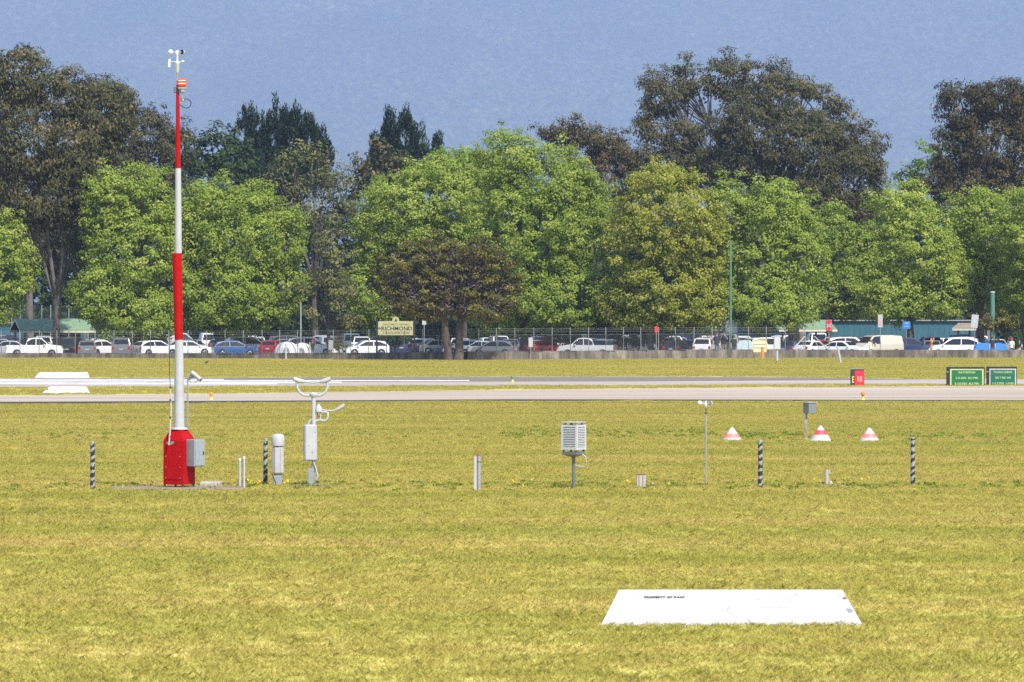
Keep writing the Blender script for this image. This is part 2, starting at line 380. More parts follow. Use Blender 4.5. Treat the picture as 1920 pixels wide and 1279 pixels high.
def tree(name, label, cat, group, bx, Y, lobes, mat, bark, gap=.95, rc=.62, per=26, leaf=(.34, .24), droop=0., trunk_r=.3,
         flat=.75, spire=False, base_y=None, twigs=None, branches=10, depth=.85, stems=None, keep=1.0, fork=.32, sway=.6, topleaf=False):
    s = FPX / Y; X0 = (bx - 960) / s
    if name == 'plane_tree': lobes = [(a, b + (6 if b > 530 else 0), c, d) for a, b, c, d in lobes]
    root = empty(name, (X0, Y, 0), label, cat, group)
    lb = [((cx - bx) / s, rng.uniform(-.25, .25) * rx / s, CAMZ - (cy_ - HY) / s, rx / s, ry / s) for cx, cy_, rx, ry in lobes]
    cl, out = [], []
    for k, (x, y, z, a, c) in enumerate(lb):
        b = a * depth; area = 4 * math.pi * (((a * b) ** 1.6 + (a * c) ** 1.6 + (b * c) ** 1.6) / 3) ** (1 / 1.6)
        n = max(12, int(area / gap ** 2 * keep)); d = unit(rng.normal(size=(n, 3)))
        d = d[(d[:, 1] < .35) | (rng.random(n) < .45)]                 # the far side is thinner
        u = 1 - rng.random(len(d)) ** 1.6 * .5 + rng.normal(size=len(d)) * .05
        p = d * u[:, None] * np.array([a, b, c]) + np.array([x, y, z])
        ok = np.ones(len(p), bool)
        for j, (x2, y2, z2, a2, c2) in enumerate(lb):
            if j == k: continue
            q = np.sqrt((((p - np.array([x2, y2, z2])) / np.array([a2, a2 * depth, c2])) ** 2).sum(1))
            ok &= (q > .72) | (rng.random(len(p)) < .12)
        cl.append(p[ok]); out.append(d[ok])
    P = np.concatenate(cl); D = np.concatenate(out)
    if not spire:                                                      # shoots that break the outline
        k = rng.choice(len(P), len(P) // 7, replace=False); k = k[D[k, 2] > -.1]
        P = np.concatenate([P, P[k] + D[k] * np.array([.75, .75, .5]) * rc * rng.uniform(.8, 2.0, len(k))[:, None] + np.array([0, 0, 1]) * rc * rng.uniform(.2, 1.3, len(k))[:, None]]); D = np.concatenate([D, D[k]])
    ok = P[:, 2] > .9; P, D = P[ok], D[ok]
    P0, D0 = P, D
    if topleaf: ok = (D[:, 2] > .12) | (rng.random(len(D)) < .6); P, D = P[ok], D[ok]
    nC = len(P); rad = rc * rng.uniform(.6, 1.45, nC)
    cnt = np.maximum(5, (per * (rad / rc) ** 2 * rng.uniform(.7, 1.3, nC))).astype(int)
    I = np.repeat(np.arange(nC), cnt); n = len(I)
    off = unit(rng.normal(size=(n, 3))) * (rng.random(n) ** .45)[:, None] * rad[I][:, None]
    if spire: off *= np.array([.55, .55, 1.7])
    else: off *= np.array([1.15, 1.15, flat])
    C = P[I] + off
    Nn = rng.normal(size=(n, 3)) * .5 + D[I] * .75 + np.array([0, -.1, .5]) + unit(off) * .5
    T = None
    if droop: T = rng.normal(size=(n, 3)) * .45 + np.array([.1, 0, -droop])
    if spire: T = rng.normal(size=(n, 3)) * .35 + np.array([0, 0, 1.2]) + D[I] * .5; Nn = rng.normal(size=(n, 3))
    L = leaf[0] * rng.uniform(.65, 1.35, n); W = leaf[1] * rng.uniform(.65, 1.35, n)
    ct = rng.normal(size=nC) * .16
    tint = np.clip(rng.uniform(.33, .57) + ct[I] + rng.normal(size=n) * .17, 0, 1)
    link('crown', leaf_mesh('crown', C, Nn, L, W, mat, tint, T), root)
    if twigs:                                                          # bare inner twigs
        n = twigs; w_ = np.where(D0[:, 2] < .25, 1., .35); k = rng.choice(len(P0), n, p=w_ / w_.sum())
        c0 = np.array([np.mean([l[0] for l in lb]), 0, np.mean([l[2] for l in lb]) - 1.5])
        f = rng.uniform(.55, .97, n)[:, None]; C = c0 + (P0[k] - c0) * f + rng.normal(size=(n, 3)) * .35
        T = unit(P0[k] - c0) + rng.normal(size=(n, 3)) * .5
        link('twigs', leaf_mesh('twigs', C, rng.normal(size=(n, 3)), rng.uniform(.25, .6, n), rng.uniform(.05, .11, n), M['twig'], rng.random(n), T), root)
    # trunk and limbs
    mb = MB(); zs = [l[2] for l in lb]; ztop = max(l[2] + l[4] * .5 for l in lb); zf = max(1.6, ztop * fork)
    st = stems or [(0, 0)]
    forks = []
    for (sx, lean) in st:
        fx = sx + lean; pts = [(sx, 0, -.15), (sx + lean * .25 + .05, 0, zf * .3), (sx + lean * .7 - .06, .05, zf * .7), (fx, 0, zf)]
        mb.tube(pts, [trunk_r * 1.35, trunk_r * 1.02, trunk_r * .9, trunk_r * .78], 10); forks.append(Vector((fx, 0, zf)))
    for (x, y, z, a, c) in lb:
        f = min(forks, key=lambda q: abs(q.x - x)); e = Vector((x, y, z + c * .25)); L_ = (e - f).length
        if e.z < zf + .3: e.z = zf + .5
        m1 = f.lerp(e, .35) + Vector((random.uniform(-1, 1) * .05 * L_ * sway, random.uniform(-.05, .05) * L_, .07 * L_)); m2 = f.lerp(e, .7) + Vector((random.uniform(-1, 1) * .06 * L_ * sway, 0, .03 * L_))
        r0 = trunk_r * random.uniform(.42, .62); mb.tube([f - Vector((0, 0, .2)), m1, m2, e], [r0, r0 * .75, r0 * .5, r0 * .25], 7, cap=False)
        sel = np.argsort(((P - np.array([x, y, z])) ** 2).sum(1))[: max(30, branches * 6)]
        for k in rng.choice(sel, min(branches, len(sel)), replace=False):
            q = Vector(P[k]); s0 = random.choice((m1, m2, m2, e)); mid = s0.lerp(q, .5) + Vector((random.uniform(-.3, .3), random.uniform(-.3, .3), random.uniform(.0, .5)))
            mb.tube([s0, mid, q], [r0 * .32, r0 * .2, .025], 5, cap=False)
    mb.build('trunk', bark, root)
    return root

PG = 'plane trees along the car park'
pl = dict(mat=M['leaf_plane'], bark=M['bark'], gap=.72, rc=.56, per=37, leaf=(.235, .18), droop=.15)
py_ = dict(pl, mat=M['leaf_plane_y'])
tree('plane_tree', 'light green plane tree cut off by the left edge of the picture', 'tree', PG, -20, 484,
     [(-12, 465, 68, 72), (22, 515, 44, 62), (-20, 560, 62, 45), (-60, 500, 60, 80)], **pl)
tree('plane_tree', 'tall bright green plane tree directly behind the red and white mast', 'tree', PG, 258, 484,
     [(255, 470, 108, 115), (205, 372, 52, 62), (270, 380, 58, 60), (190, 545, 62, 62), (318, 545, 58, 68), (255, 590, 95, 48), (325, 450, 45, 70)], trunk_r=.42, **pl)
tree('plane_tree', 'broad green plane tree just right of the red and white mast', 'tree', PG, 412, 486,
     [(450, 450, 105, 100), (395, 385, 58, 50), (470, 385, 45, 42), (525, 450, 50, 68), (430, 555, 105, 70), (525, 540, 48, 62), (368, 520, 45, 65)], trunk_r=.5, **pl)
tree('plane_tree', 'thin sparse young plane tree with visible branches near the tents', 'tree', PG, 617, 480,
     [(625, 500, 42, 70), (645, 565, 48, 50), (592, 565, 40, 50), (620, 450, 28, 32)], trunk_r=.22, branches=16, fork=.2, **dict(py_, mat=M['leaf_olive'], keep=.6, gap=.95))
tree('plane_tree', 'wide green plane tree rising behind the dark paperbark', 'tree', PG, 752, 505,
     [(760, 395, 88, 78), (850, 372, 85, 78), (705, 450, 46, 70), (810, 480, 120, 85), (690, 540, 50, 60), (730, 575, 60, 40)], trunk_r=.5, **pl)
tree('plane_tree', 'tallest green plane tree, its crown peaking in the middle of the row', 'tree', PG, 985, 488,
     [(955, 312, 62, 68), (1030, 345, 85, 75), (990, 440, 125, 105), (1085, 420, 75, 95), (1120, 520, 66, 85), (1060, 560, 115, 66), (1150, 570, 42, 45), (940, 560, 60, 60)], trunk_r=.5, **pl)
tree('plane_tree', 'yellowish green plane tree with pale leaning trunk beside the green pole', 'tree', PG, 1240, 482,
     [(1250, 410, 98, 88), (1235, 350, 62, 42), (1190, 455, 55, 82), (1312, 450, 52, 88), (1250, 540, 108, 80), (1172, 570, 45, 45), (1325, 560, 40, 58)], trunk_r=.26, stems=[(0, .2), (-.9, -.9)], **py_)
tree('plane_tree', 'green plane tree directly right of the tall green pole', 'tree', PG, 1488, 484,
     [(1362, 385, 40, 48), (1450, 400, 66, 62), (1430, 490, 85, 90), (1500, 480, 55, 78), (1440, 570, 98, 48), (1352, 470, 36, 70)], trunk_r=.55, **pl)
tree('plane_tree', 'smaller green plane tree behind the stop sign', 'tree', PG, 1555, 505,
     [(1562, 432, 42, 48), (1632, 480, 58, 62), (1590, 540, 78, 58), (1652, 545, 42, 50)], trunk_r=.34, **pl)
tree('plane_tree', 'green plane tree behind the grey van', 'tree', PG, 1706, 490,
     [(1690, 398, 60, 58), (1720, 470, 80, 78), (1672, 550, 68, 56), (1765, 540, 56, 58)], trunk_r=.4, **pl)
tree('plane_tree', 'green plane tree behind the white tilted sign', 'tree', PG, 1838, 492,
     [(1822, 398, 52, 50), (1862, 440, 72, 76), (1805, 510, 56, 68), (1880, 535, 64, 56)], trunk_r=.4, **pl)
tree('plane_tree', 'green plane tree cut off by the right edge of the picture', 'tree', PG, 1925, 486,
     [(1930, 430, 70, 85), (1945, 530, 66, 72), (1985, 470, 60, 80)], trunk_r=.4, **pl)

GG = 'tall gum trees behind the car park'
gum = dict(mat=M['leaf_gum'], bark=M['bark_gum'], gap=1.0, rc=.75, per=40, leaf=(.42, .17), droop=.8, branches=14, flat=.8)
tree('gum_tree', 'tall dark gum tree with forked grey trunk beside the green-roofed shelter', 'tree', GG, 105, 488,
     [(40, 145, 62, 58), (110, 185, 62, 58), (60, 270, 85, 75), (150, 290, 85, 75), (75, 380, 70, 55), (185, 215, 60, 55), (30, 340, 60, 60), (130, 370, 70, 55), (150, 430, 50, 40)], trunk_r=.36, fork=.16,
     stems=[(0, .1)], **gum)
tree('gum_tree', 'dark gum tree on a thin trunk at the far left', 'tree', GG, 55, 530,
     [(-30, 210, 60, 85), (-20, 330, 60, 80), (40, 400, 60, 60), (30, 460, 55, 45)], trunk_r=.4, fork=.35, **gum)
tree('gum_tree', 'broad dark gum tree sloping down behind the mast', 'tree', GG, 235, 570,
     [(195, 200, 65, 55), (250, 260, 70, 65), (290, 320, 62, 62), (180, 320, 95, 85), (260, 400, 80, 60), (120, 440, 80, 60), (320, 280, 45, 45)], trunk_r=.5, **gum)
tree('gum_tree', 'small brownish gum tree behind the tallest plane tree', 'tree', GG, 1120, 620,
     [(1062, 252, 48, 28), (1125, 265, 42, 30), (1155, 305, 52, 45), (1195, 320, 45, 42), (1120, 340, 80, 50)], trunk_r=.35, **dict(gum, mat=M['leaf_gum_b']))
tree('gum_tree', 'huge dark gum tree with open left side towering over the plane trees', 'tree', GG, 1430, 590,
     [(1238, 175, 48, 48), (1300, 158, 48, 40), (1372, 148, 52, 42), (1445, 158, 58, 46), (1505, 195, 55, 52), (1560, 240, 55, 52), (1612, 290, 50, 55), (1215, 240, 32, 40), (1285, 260, 45, 45), (1250, 310, 50, 40), (1320, 320, 60, 45)],
     trunk_r=.7, keep=.8, **dict(gum, branches=22))
tree('gum_tree', 'dense dark lower gum crown beneath the huge gum tree', 'tree', GG, 1500, 575,
     [(1400, 250, 80, 70), (1480, 280, 95, 80), (1560, 330, 88, 75), (1610, 350, 48, 60), (1500, 380, 100, 50), (1380, 310, 60, 40), (1590, 410, 60, 40)], trunk_r=.6, **gum)
tree('gum_tree', 'tall brown-tinged gum tree at the right edge', 'tree', GG, 1850, 585,
     [(1802, 200, 46, 46), (1870, 190, 56, 40), (1925, 200, 50, 48), (1860, 275, 80, 68), (1782, 290, 34, 56), (1840, 350, 95, 45), (1745, 350, 36, 36), (1920, 300, 60, 70)], trunk_r=.6, **dict(gum, mat=M['leaf_gum_b']))
CG = 'dark conifers on the skyline'
con = dict(mat=M['leaf_con'], bark=M['bark_dark'], gap=.85, rc=.7, per=44, leaf=(.7, .14), spire=True, branches=4)
tree('conifer', 'group of pointed dark conifer tops right of the mast', 'tree', CG, 530, 640,
     [(463, 255, 17, 62), (487, 275, 20, 60), (515, 250, 18, 58), (545, 262, 24, 62), (575, 268, 24, 58), (605, 285, 18, 42), (530, 330, 90, 45)], trunk_r=.4, **con)
tree('conifer', 'tall pointed dark conifer behind the wide plane tree', 'tree', CG, 750, 640,
     [(738, 255, 20, 52), (762, 268, 22, 56), (782, 285, 20, 42), (712, 290, 18, 44), (745, 330, 62, 50)], trunk_r=.4, **con)
tree('conifer', 'small pointed dark conifer beside the tall conifer', 'tree', CG, 818, 645, [(818, 290, 15, 34), (806, 310, 14, 30)], trunk_r=.25, **con)
MG = 'trees of the middle distance'
fil = dict(mat=M['leaf_dark'], bark=M['bark_dark'], gap=1.25, rc=.85, per=22, leaf=(.5, .36), branches=5)
tree('broadleaf_tree', 'dark green tree between the mast and the conifers', 'tree', MG, 385, 625,
     [(345, 285, 40, 45), (400, 290, 52, 45), (440, 310, 45, 45), (390, 360, 90, 55)], trunk_r=.35, **fil)
tree('broadleaf_tree', 'pale olive feathery tree below the conifers', 'tree', MG, 590, 560,
     [(555, 318, 58, 46), (620, 325, 50, 48), (525, 365, 42, 55), (600, 395, 70, 55), (650, 370, 28, 50)], trunk_r=.35, **dict(fil, mat=M['leaf_olive'], per=17, leaf=(.34, .2), branches=14))
tree('broadleaf_tree', 'brownish tree under the tall conifer', 'tree', MG, 715, 600, [(718, 312, 38, 36), (700, 350, 45, 50), (745, 360, 40, 40)], trunk_r=.3, **dict(fil, mat=M['leaf_gum']))
tree('broadleaf_tree', 'bright green tree top between the two gum trees on the right', 'tree', MG, 1690, 640, [(1690, 335, 36, 24), (1740, 300, 26, 30), (1660, 360, 40, 40), (1700, 390, 60, 50)], trunk_r=.3, **dict(fil, mat=M['leaf_bright'], keep=.6))
tree('broadleaf_tree', 'bright yellow-green tree top left of the tallest plane tree', 'tree', MG, 870, 600, [(860, 305, 60, 22), (800, 330, 50, 25), (900, 350, 80, 50)], trunk_r=.3, **dict(fil, mat=M['leaf_bright']))
fd = ['left edge', 'mast', 'tents', 'town sign', 'paperbark', 'dark utility', 'green pole', 'stop sign', 'grey van', 'right edge']
for k, xc in enumerate((20, 250, 470, 690, 880, 1080, 1290, 1500, 1700, 1900)):
    tree('broadleaf_tree', 'dark green tree at the back of the car park, in line with the ' + fd[k], 'tree', MG, xc, 655,
         [(xc - 55, 450 + 15 * math.sin(k * 2.1), 90, 60), (xc + 50, 445 + 15 * math.cos(k), 85, 60), (xc - 40, 540, 95, 55), (xc + 60, 545, 90, 50), (xc, 590, 130, 26)], trunk_r=.35, **dict(fil, gap=1.6, rc=1.1, leaf=(.7, .5), per=20))
tree('paperbark_tree', 'rounded dark paperbark tree with yellow tips in front of the wall', 'tree', None, 850, 439.5,
     [(755, 512, 55, 52), (805, 482, 60, 42), (865, 476, 62, 40), (925, 508, 52, 52), (850, 525, 85, 52), (735, 552, 36, 34), (955, 550, 34, 44), (800, 570, 60, 30), (905, 575, 60, 30)],
     M['leaf_paper'], M['bark_dark'], gap=.74, rc=.46, per=56, leaf=(.19, .14), trunk_r=.36, twigs=11000, topleaf=True, branches=22, stems=[(-.45, -.25), (.42, .2)], fork=.34, flat=.55, sway=1.5, keep=.75)
def shrub(name, label, px, py, Y, rx, ry, mat, group='shrubs along the fence', lobes=5, leaf=(.2, .12), per=22, **k):
    l = [(px + random.uniform(-.6, .6) * rx, py + random.uniform(-.3, .3) * ry, rx * random.uniform(.4, .6), ry * random.uniform(.5, .75)) for _ in range(lobes)]
    return tree(name, label, 'shrub', group, px, Y, l, M[mat], M['bark_dark'], gap=.6, rc=.35, per=per, leaf=leaf, trunk_r=.06, branches=6, **k)
shrub('shrub', 'dark hedge shrub behind the fence right of the paperbark', 1045, 640, 487, 30, 22, 'leaf_dark')
shrub('shrub', 'dark hedge shrub behind the fence left of the red sign', 1175, 640, 487, 40, 20, 'leaf_dark')
shrub('shrub', 'loose grey-green shrub behind the fence near the tents', 635, 648, 472, 24, 14, 'leaf_olive')
shrub('shrub', 'low spreading yellow-green conifer shrub under the green pole stub', 1872, 605, 480, 42, 22, 'leaf_paper', leaf=(.3, .1), droop=.2)
shrub('shrub', 'dark shrub behind the town sign', 740, 640, 485, 40, 22, 'leaf_dark')
shrub('shrub', 'green shrub at the right edge behind the wall', 1915, 635, 476, 24, 24, 'leaf_dark')

def far_wood():
    n = 60000; x = rng.uniform(-85, 85, n); top = 7 + 2.2 * np.sin(x * .23) + 1.5 * np.sin(x * .71 + 1) + rng.normal(size=n) * .4
    C = np.stack([x, 690 + rng.uniform(-3, 3, n), rng.random(n) ** .8 * top], 1)
    o = link('far_wood', leaf_mesh('far_wood', C, rng.normal(size=(n, 3)) + np.array([0, -.6, .5]), rng.uniform(.5, 1.1, n), rng.uniform(.4, .7, n), M['leaf_dark'], np.clip(rng.normal(size=n) * .2 + .4, 0, 1)))
    n = 30000; x = rng.uniform(-80, 80, n); top = 3.2 + .8 * np.sin(x * .31) + .6 * np.sin(x * .93 + 2)  # leaf belt added to darken the background behind the cars
    C = np.stack([x, 612 + rng.uniform(-2, 2, n), rng.random(n) ** .8 * top], 1)
    q = link('darkening_understory', leaf_mesh('darkening_understory', C, rng.normal(size=(n, 3)) + np.array([0, -.6, .5]), rng.uniform(.3, .7, n), rng.uniform(.25, .5, n), M['leaf_dark'], np.clip(rng.normal(size=n) * .2 + .3, 0, 1)))
    tag(q, 'low undergrowth added as a dark backdrop behind the parked cars', kind='stuff')
    tag(o, 'dark belt of far trees closing the view behind the car park', kind='stuff')
far_wood()

# ------------------------------------------------------------------ grass: tiles of blades scattered over the turf
def blade_tile(seed, n=760, ext=.66, hmin=.022, hmax=.062):
    g = np.random.default_rng(seed)
    c = np.stack([g.uniform(-ext, ext, n), g.uniform(-ext, ext, n), np.zeros(n)], 1)
    clump = np.stack([g.uniform(-ext, ext, 26), g.uniform(-ext, ext, 26)], 1); k = g.integers(0, 26, n); use = g.random(n) < .45
    c[use, :2] = clump[k[use]] + g.normal(size=(use.sum(), 2)) * .05
    a = g.uniform(0, 6.28, n); h = g.uniform(hmin, hmax, n) * np.where(use, 1.2, .9); wd = g.uniform(.003, .006, n)
    lean = g.normal(size=(n, 2)) * .85 * h[:, None] + np.array([.012, 0])
    dx = np.stack([np.cos(a), np.sin(a), 0 * a], 1) * wd[:, None]
    mid = c + np.concatenate([lean * .35, (h * .6)[:, None]], 1); tip = c + np.concatenate([lean, h[:, None]], 1)
    V = np.stack([c - dx, c + dx, mid + dx * .7, mid - dx * .7, tip, tip], 1)
    V = np.stack([c - dx, c + dx, mid + dx * .75, tip, mid - dx * .75], 1).reshape(-1, 3)
    F = np.arange(5 * n).reshape(n, 5)
    return fast_mesh('grass_tile', V, F, M['blade'], np.clip(g.normal(size=n) * .22 + .48, 0, 1))
def pt_in(poly, x, y):
    ins = np.zeros(len(x), bool); n = len(poly)
    for i in range(n):
        x1, y1 = poly[i]; x2, y2 = poly[(i + 1) % n]
        c = ((y1 > y) != (y2 > y)) & (x < (x2 - x1) * (y - y1) / (y2 - y1 + 1e-12) + x1); ins ^= c
    return ins
def grass():
    tiles = bpy.data.collections.new('grass_tiles')
    for i in range(6):
        o = bpy.data.objects.new('grass_tile', blade_tile(100 + i)); tiles.objects.link(o)
    px, py = [], []
    Y = 50.0
    while Y < 462:
        step = 1.0 if Y < 235 else 1.6
        hw = 1150 * Y / FPX + 2.5; xs = np.arange(-hw, hw, step)
        px.append(xs + rng.uniform(-.25, .25, len(xs))); py.append(Y + rng.uniform(-.25, .25, len(xs))); Y += step
    px = np.concatenate(px); py = np.concatenate(py)
    ok = np.ones(len(px), bool)
    for name in ('taxiway', 'taxiway_shoulder', 'runway', 'pale_shoulder_strip'):
        v = [(q.co.x, q.co.y) for q in bpy.data.objects[name].data.vertices]
        for dx, dy in ((0, 0), (0, .5), (0, -.5)): ok &= ~pt_in(v, px + dx, py + dy)
    ok &= ~((np.abs(py - 120) < 1.4) & (px > gx(200, 120)) & (px < gx(458, 120)))
    px, py = px[ok], py[ok]
    V = np.stack([px, py, np.full(len(px), .002)], 1)
    me = bpy.data.meshes.new('grass'); me.vertices.add(len(V)); me.vertices.foreach_set('co', V.astype(np.float32).ravel()); me.update()
    o = link('grass', me); tag(o, 'short yellow-green mown grass of the airfield', None, None, 'stuff')
    g = bpy.data.node_groups.new('grass_scatter', 'GeometryNodeTree')
    g.interface.new_socket('Geometry', in_out='INPUT', socket_type='NodeSocketGeometry'); g.interface.new_socket('Geometry', in_out='OUTPUT', socket_type='NodeSocketGeometry')
    N = g.nodes; gi = N.new('NodeGroupInput'); go = N.new('NodeGroupOutput'); ip = N.new('GeometryNodeInstanceOnPoints'); ci = N.new('GeometryNodeCollectionInfo')
    m2p = N.new('GeometryNodeMeshToPoints')
    ci.inputs['Collection'].default_value = tiles; ci.inputs['Separate Children'].default_value = True; ci.inputs['Reset Children'].default_value = True
    rr = N.new('FunctionNodeRandomValue'); rr.data_type = 'FLOAT'; rr.inputs[2].default_value = 0; rr.inputs[3].default_value = 6.283
    rs = N.new('FunctionNodeRandomValue'); rs.data_type = 'FLOAT'; rs.inputs[2].default_value = .75; rs.inputs[3].default_value = 1.3; rs.inputs['Seed'].default_value = 5
    cx = N.new('ShaderNodeCombineXYZ'); cs = N.new('ShaderNodeCombineXYZ'); cs.inputs[0].default_value = 1.1; cs.inputs[1].default_value = 1.1
    ip.inputs['Pick Instance'].default_value = True
    L = g.links
    L.new(gi.outputs[0], m2p.inputs[0]); L.new(m2p.outputs[0], ip.inputs['Points']); L.new(ci.outputs[0], ip.inputs['Instance'])
    L.new(rr.outputs[1], cx.inputs[2]); L.new(cx.outputs[0], ip.inputs['Rotation']); L.new(rs.outputs[1], cs.inputs[2]); L.new(cs.outputs[0], ip.inputs['Scale'])
    L.new(ip.outputs[0], go.inputs[0])
    md = o.modifiers.new('scatter', 'NODES'); md.node_group = g
grass()
# ------------------------------------------------------------------ wall and fences
WX = [(-120, 463), (0, 463), (400, 456), (700, 447), (880, 442), (1100, 448), (1360, 457), (1600, 463), (2040, 463)]
def wall_Y(px):
    for (a, ya), (b, yb) in zip(WX, WX[1:]):
        if a <= px <= b: return ya + (yb - ya) * (px - a) / (b - a)
    return WX[0][1] if px < 0 else WX[-1][1]
def wall_top(px):                        # row of the wall's top edge in the photo
    pts = [(-120, 662), (440, 662.5), (760, 661), (880, 659.5), (1200, 657), (1360, 655.5), (1500, 655.5), (1920, 656), (2040, 656)]
    for (a, ya), (b, yb) in zip(pts, pts[1:]):
        if a <= px <= b: return ya + (yb - ya) * (px - a) / (b - a)
    return 656
def wz(px): return CAMZ - (wall_top(px) - HY) * wall_Y(px) / FPX
def low_wall():
    root = empty('low_wall', (0, wall_Y(960), 0), 'low stained grey concrete wall along the far side of the grass', 'wall')
    px = -120.0; k = 0
    while px < 2035:
        pe = px + random.uniform(58, 74)
        a = Vector((gx(px, wall_Y(px)), wall_Y(px) - root.location.y, 0)); b = Vector((gx(pe, wall_Y(pe)), wall_Y(pe) - root.location.y, 0))
        d = (b - a); L = d.length - .015; n = Vector((-d.y, d.x, 0)).normalized() * .14; mb = MB(); za, zb = wz(px) + random.uniform(-.012, .012), wz(pe) + random.uniform(-.012, .012)
        off = n * random.uniform(-.06, .06); a2 = a + d.normalized() * .008; b2 = b - d.normalized() * .008
        q = [a2 - n + off, b2 - n + off, b2 + n + off, a2 + n + off]; zt = [za, zb, zb, za]
        mb.add([(p.x, p.y, -.2) for p in q] + [(p.x, p.y, z - .03) for p, z in zip(q, zt)] + [((p - (a + b) / 2 - off).x * .997 + ((a + b) / 2 + off).x, (p - (a + b) / 2 - off).y * .9 + ((a + b) / 2 + off).y, z) for p, z in zip(q, zt)],
               [(0, 1, 5, 4), (1, 2, 6, 5), (2, 3, 7, 6), (3, 0, 4, 7), (4, 5, 9, 8), (5, 6, 10, 9), (6, 7, 11, 10), (7, 4, 8, 11), (8, 9, 10, 11)])
        mb.build('panel', M['wall'], root); px = pe
low_wall()
def chain_fence():
    root = empty('chain_link_fence', (0, wall_Y(700) + .35, 0), 'galvanised chain-link fence with tall posts on the low concrete wall', 'fence')
    oy = root.location.y; xs = []; px = -100
    while px < 1508: xs.append(px); px += random.uniform(32, 36.5)
    xs.append(1510)
    pm = MB(); pm.tube([(0, 0, -.1), (0, 0, 2.34)], .03, 8); pm.lathe([(.036, 2.34), (.026, 2.375), (.004, 2.385)], 8); pme = pm.mesh('post', M['galv'])
    def base(px): Yw = wall_Y(px) + .35; return Vector((gx(px, Yw), Yw - oy, wz(px) - .35))
    for x in xs:
        b = base(x); link('post', pme, root, b, (random.uniform(-.012, .012), random.uniform(-.015, .015), 0))
    wm = MB()
    for a, b in zip(xs, xs[1:]):
        A, B = base(a), base(b); L = (B - A).length; H = 1.42; n = max(4, int(L / .075)); z0 = .36
        for i in range(-int(H / L * n) - 1, n + 1):
            for sgn in (1, -1):
                u0, u1 = i / n, i / n + H / L; v0, v1 = 0, 1
                if u0 < 0: v0 = -u0 / (u1 - u0); u0 = 0
                if u1 > 1: v1 = v0 + (1 - v0) * (1 - u0) / (u1 - u0) if v0 else (1 - u0) * L / H; u1 = 1
                if u1 <= u0: continue
                uu = (u0, u1) if sgn > 0 else (1 - u0, 1 - u1)
                p = A.lerp(B, uu[0]) + Vector((0, -.03, z0 + H * v0)); q = A.lerp(B, uu[1]) + Vector((0, -.03, z0 + H * min(1, v1)))
                wm.tube([p, q], .0042, 3, cap=False)
    wm.build('wire_mesh', M['dark_metal'], root)['kind'] = 'stuff'
    for z, r in ((.37, .006), (1.78, .008), (2.02, .007), (2.18, .007), (2.32, .007)):
        mb = MB(); mb.tube([base(x) + Vector((0, -.04, z)) for x in xs], r, 5); mb.build('strand', M['galv'], root)
    for x0, x1 in ((1487, 1509), (1552, 1527)):
        p, q = base(x0), base(x1); mb = MB(); mb.tube([(p.x, p.y, wz(1500) + .02), (q.x, q.y - .05, 1.95)], .045, 8); mb.build('brace', M['white'], root)
chain_fence()
def tall_fence():
    Y = 545; root = empty('court_fence', at(90, 585, Y) * 1, 'tall grey court fence with thin posts behind the green-roofed shelter', 'fence'); root.location.z = 0
    s = FPX / Y; bx = 90
    for px in (-10, 22, 38, 78, 95, 129, 165, 200, 236): MB().tube([(0, 0, 0), (0, 0, 4.9)], .05, 8).build('post', M['galv'], root, ((px - bx) / s, 0, 0))
    wm = MB()
    for i in range(130): x = -5.8 + i * .11; wm.tube([(x, .05, 2.2), (x, .05, 4.85)], .006, 3, cap=False)
    for i in range(24): wm.tube([(-5.8, .05, 2.2 + i * .11), (8.4, .05, 2.2 + i * .11)], .006, 3, cap=False)
    wm.build('wire_mesh', M['dark_grey'], root)['kind'] = 'stuff'
tall_fence()

# ------------------------------------------------------------------ buildings behind the car park
def teal_building(px0, px1, Y, top, label):
    s = FPX / Y; h = CAMZ - (top - HY) / s; x0, x1 = (px0 - 960) / s, (px1 - 960) / s; L = x1 - x0
    root = empty('teal_building', ((x0 + x1) / 2, Y, 0), label, 'building')
    mb = MB(); n = int(L / .3)
    prof = [(-L / 2, 0)]
    for i in range(n):                   # ribbed cladding
        xa = -L / 2 + L * i / n; mb.box((xa + L / n / 2, 0 if i % 2 else .03, h / 2), (L / n - .002, .1, h))
    mb.box((0, 4.1, h / 2), (L - .1, 8, h - .02)); mb.build('wall', M['teal'], root)
    rf = MB(); rf.prism([(-L / 2 - .3, h), (L / 2 + .3, h), (L / 2 + .3, h + .12), (-L / 2 - .3, h + .12)], -.35, 8.4); rf.build('roof', M['galv'], root)
    dr = MB(); dr.box((-L / 2 + .8, -.08, 1.03), (.9, .05, 2.06)); d = dr.build('door', M['dark_grey'], root); MB().box((-L / 2 + 1.15, -.125, 1.0), (.12, .04, .03)).build('handle', M['galv'], d)
teal_building(-60, 36, 565, 606, 'teal clad building behind the green-roofed shelter on the far left')
teal_building(150, 262, 575, 604, 'teal clad building between the shelter and the plane tree behind the mast')
teal_building(1270, 1830, 585, 602, 'long teal clad building at the back of the car park')
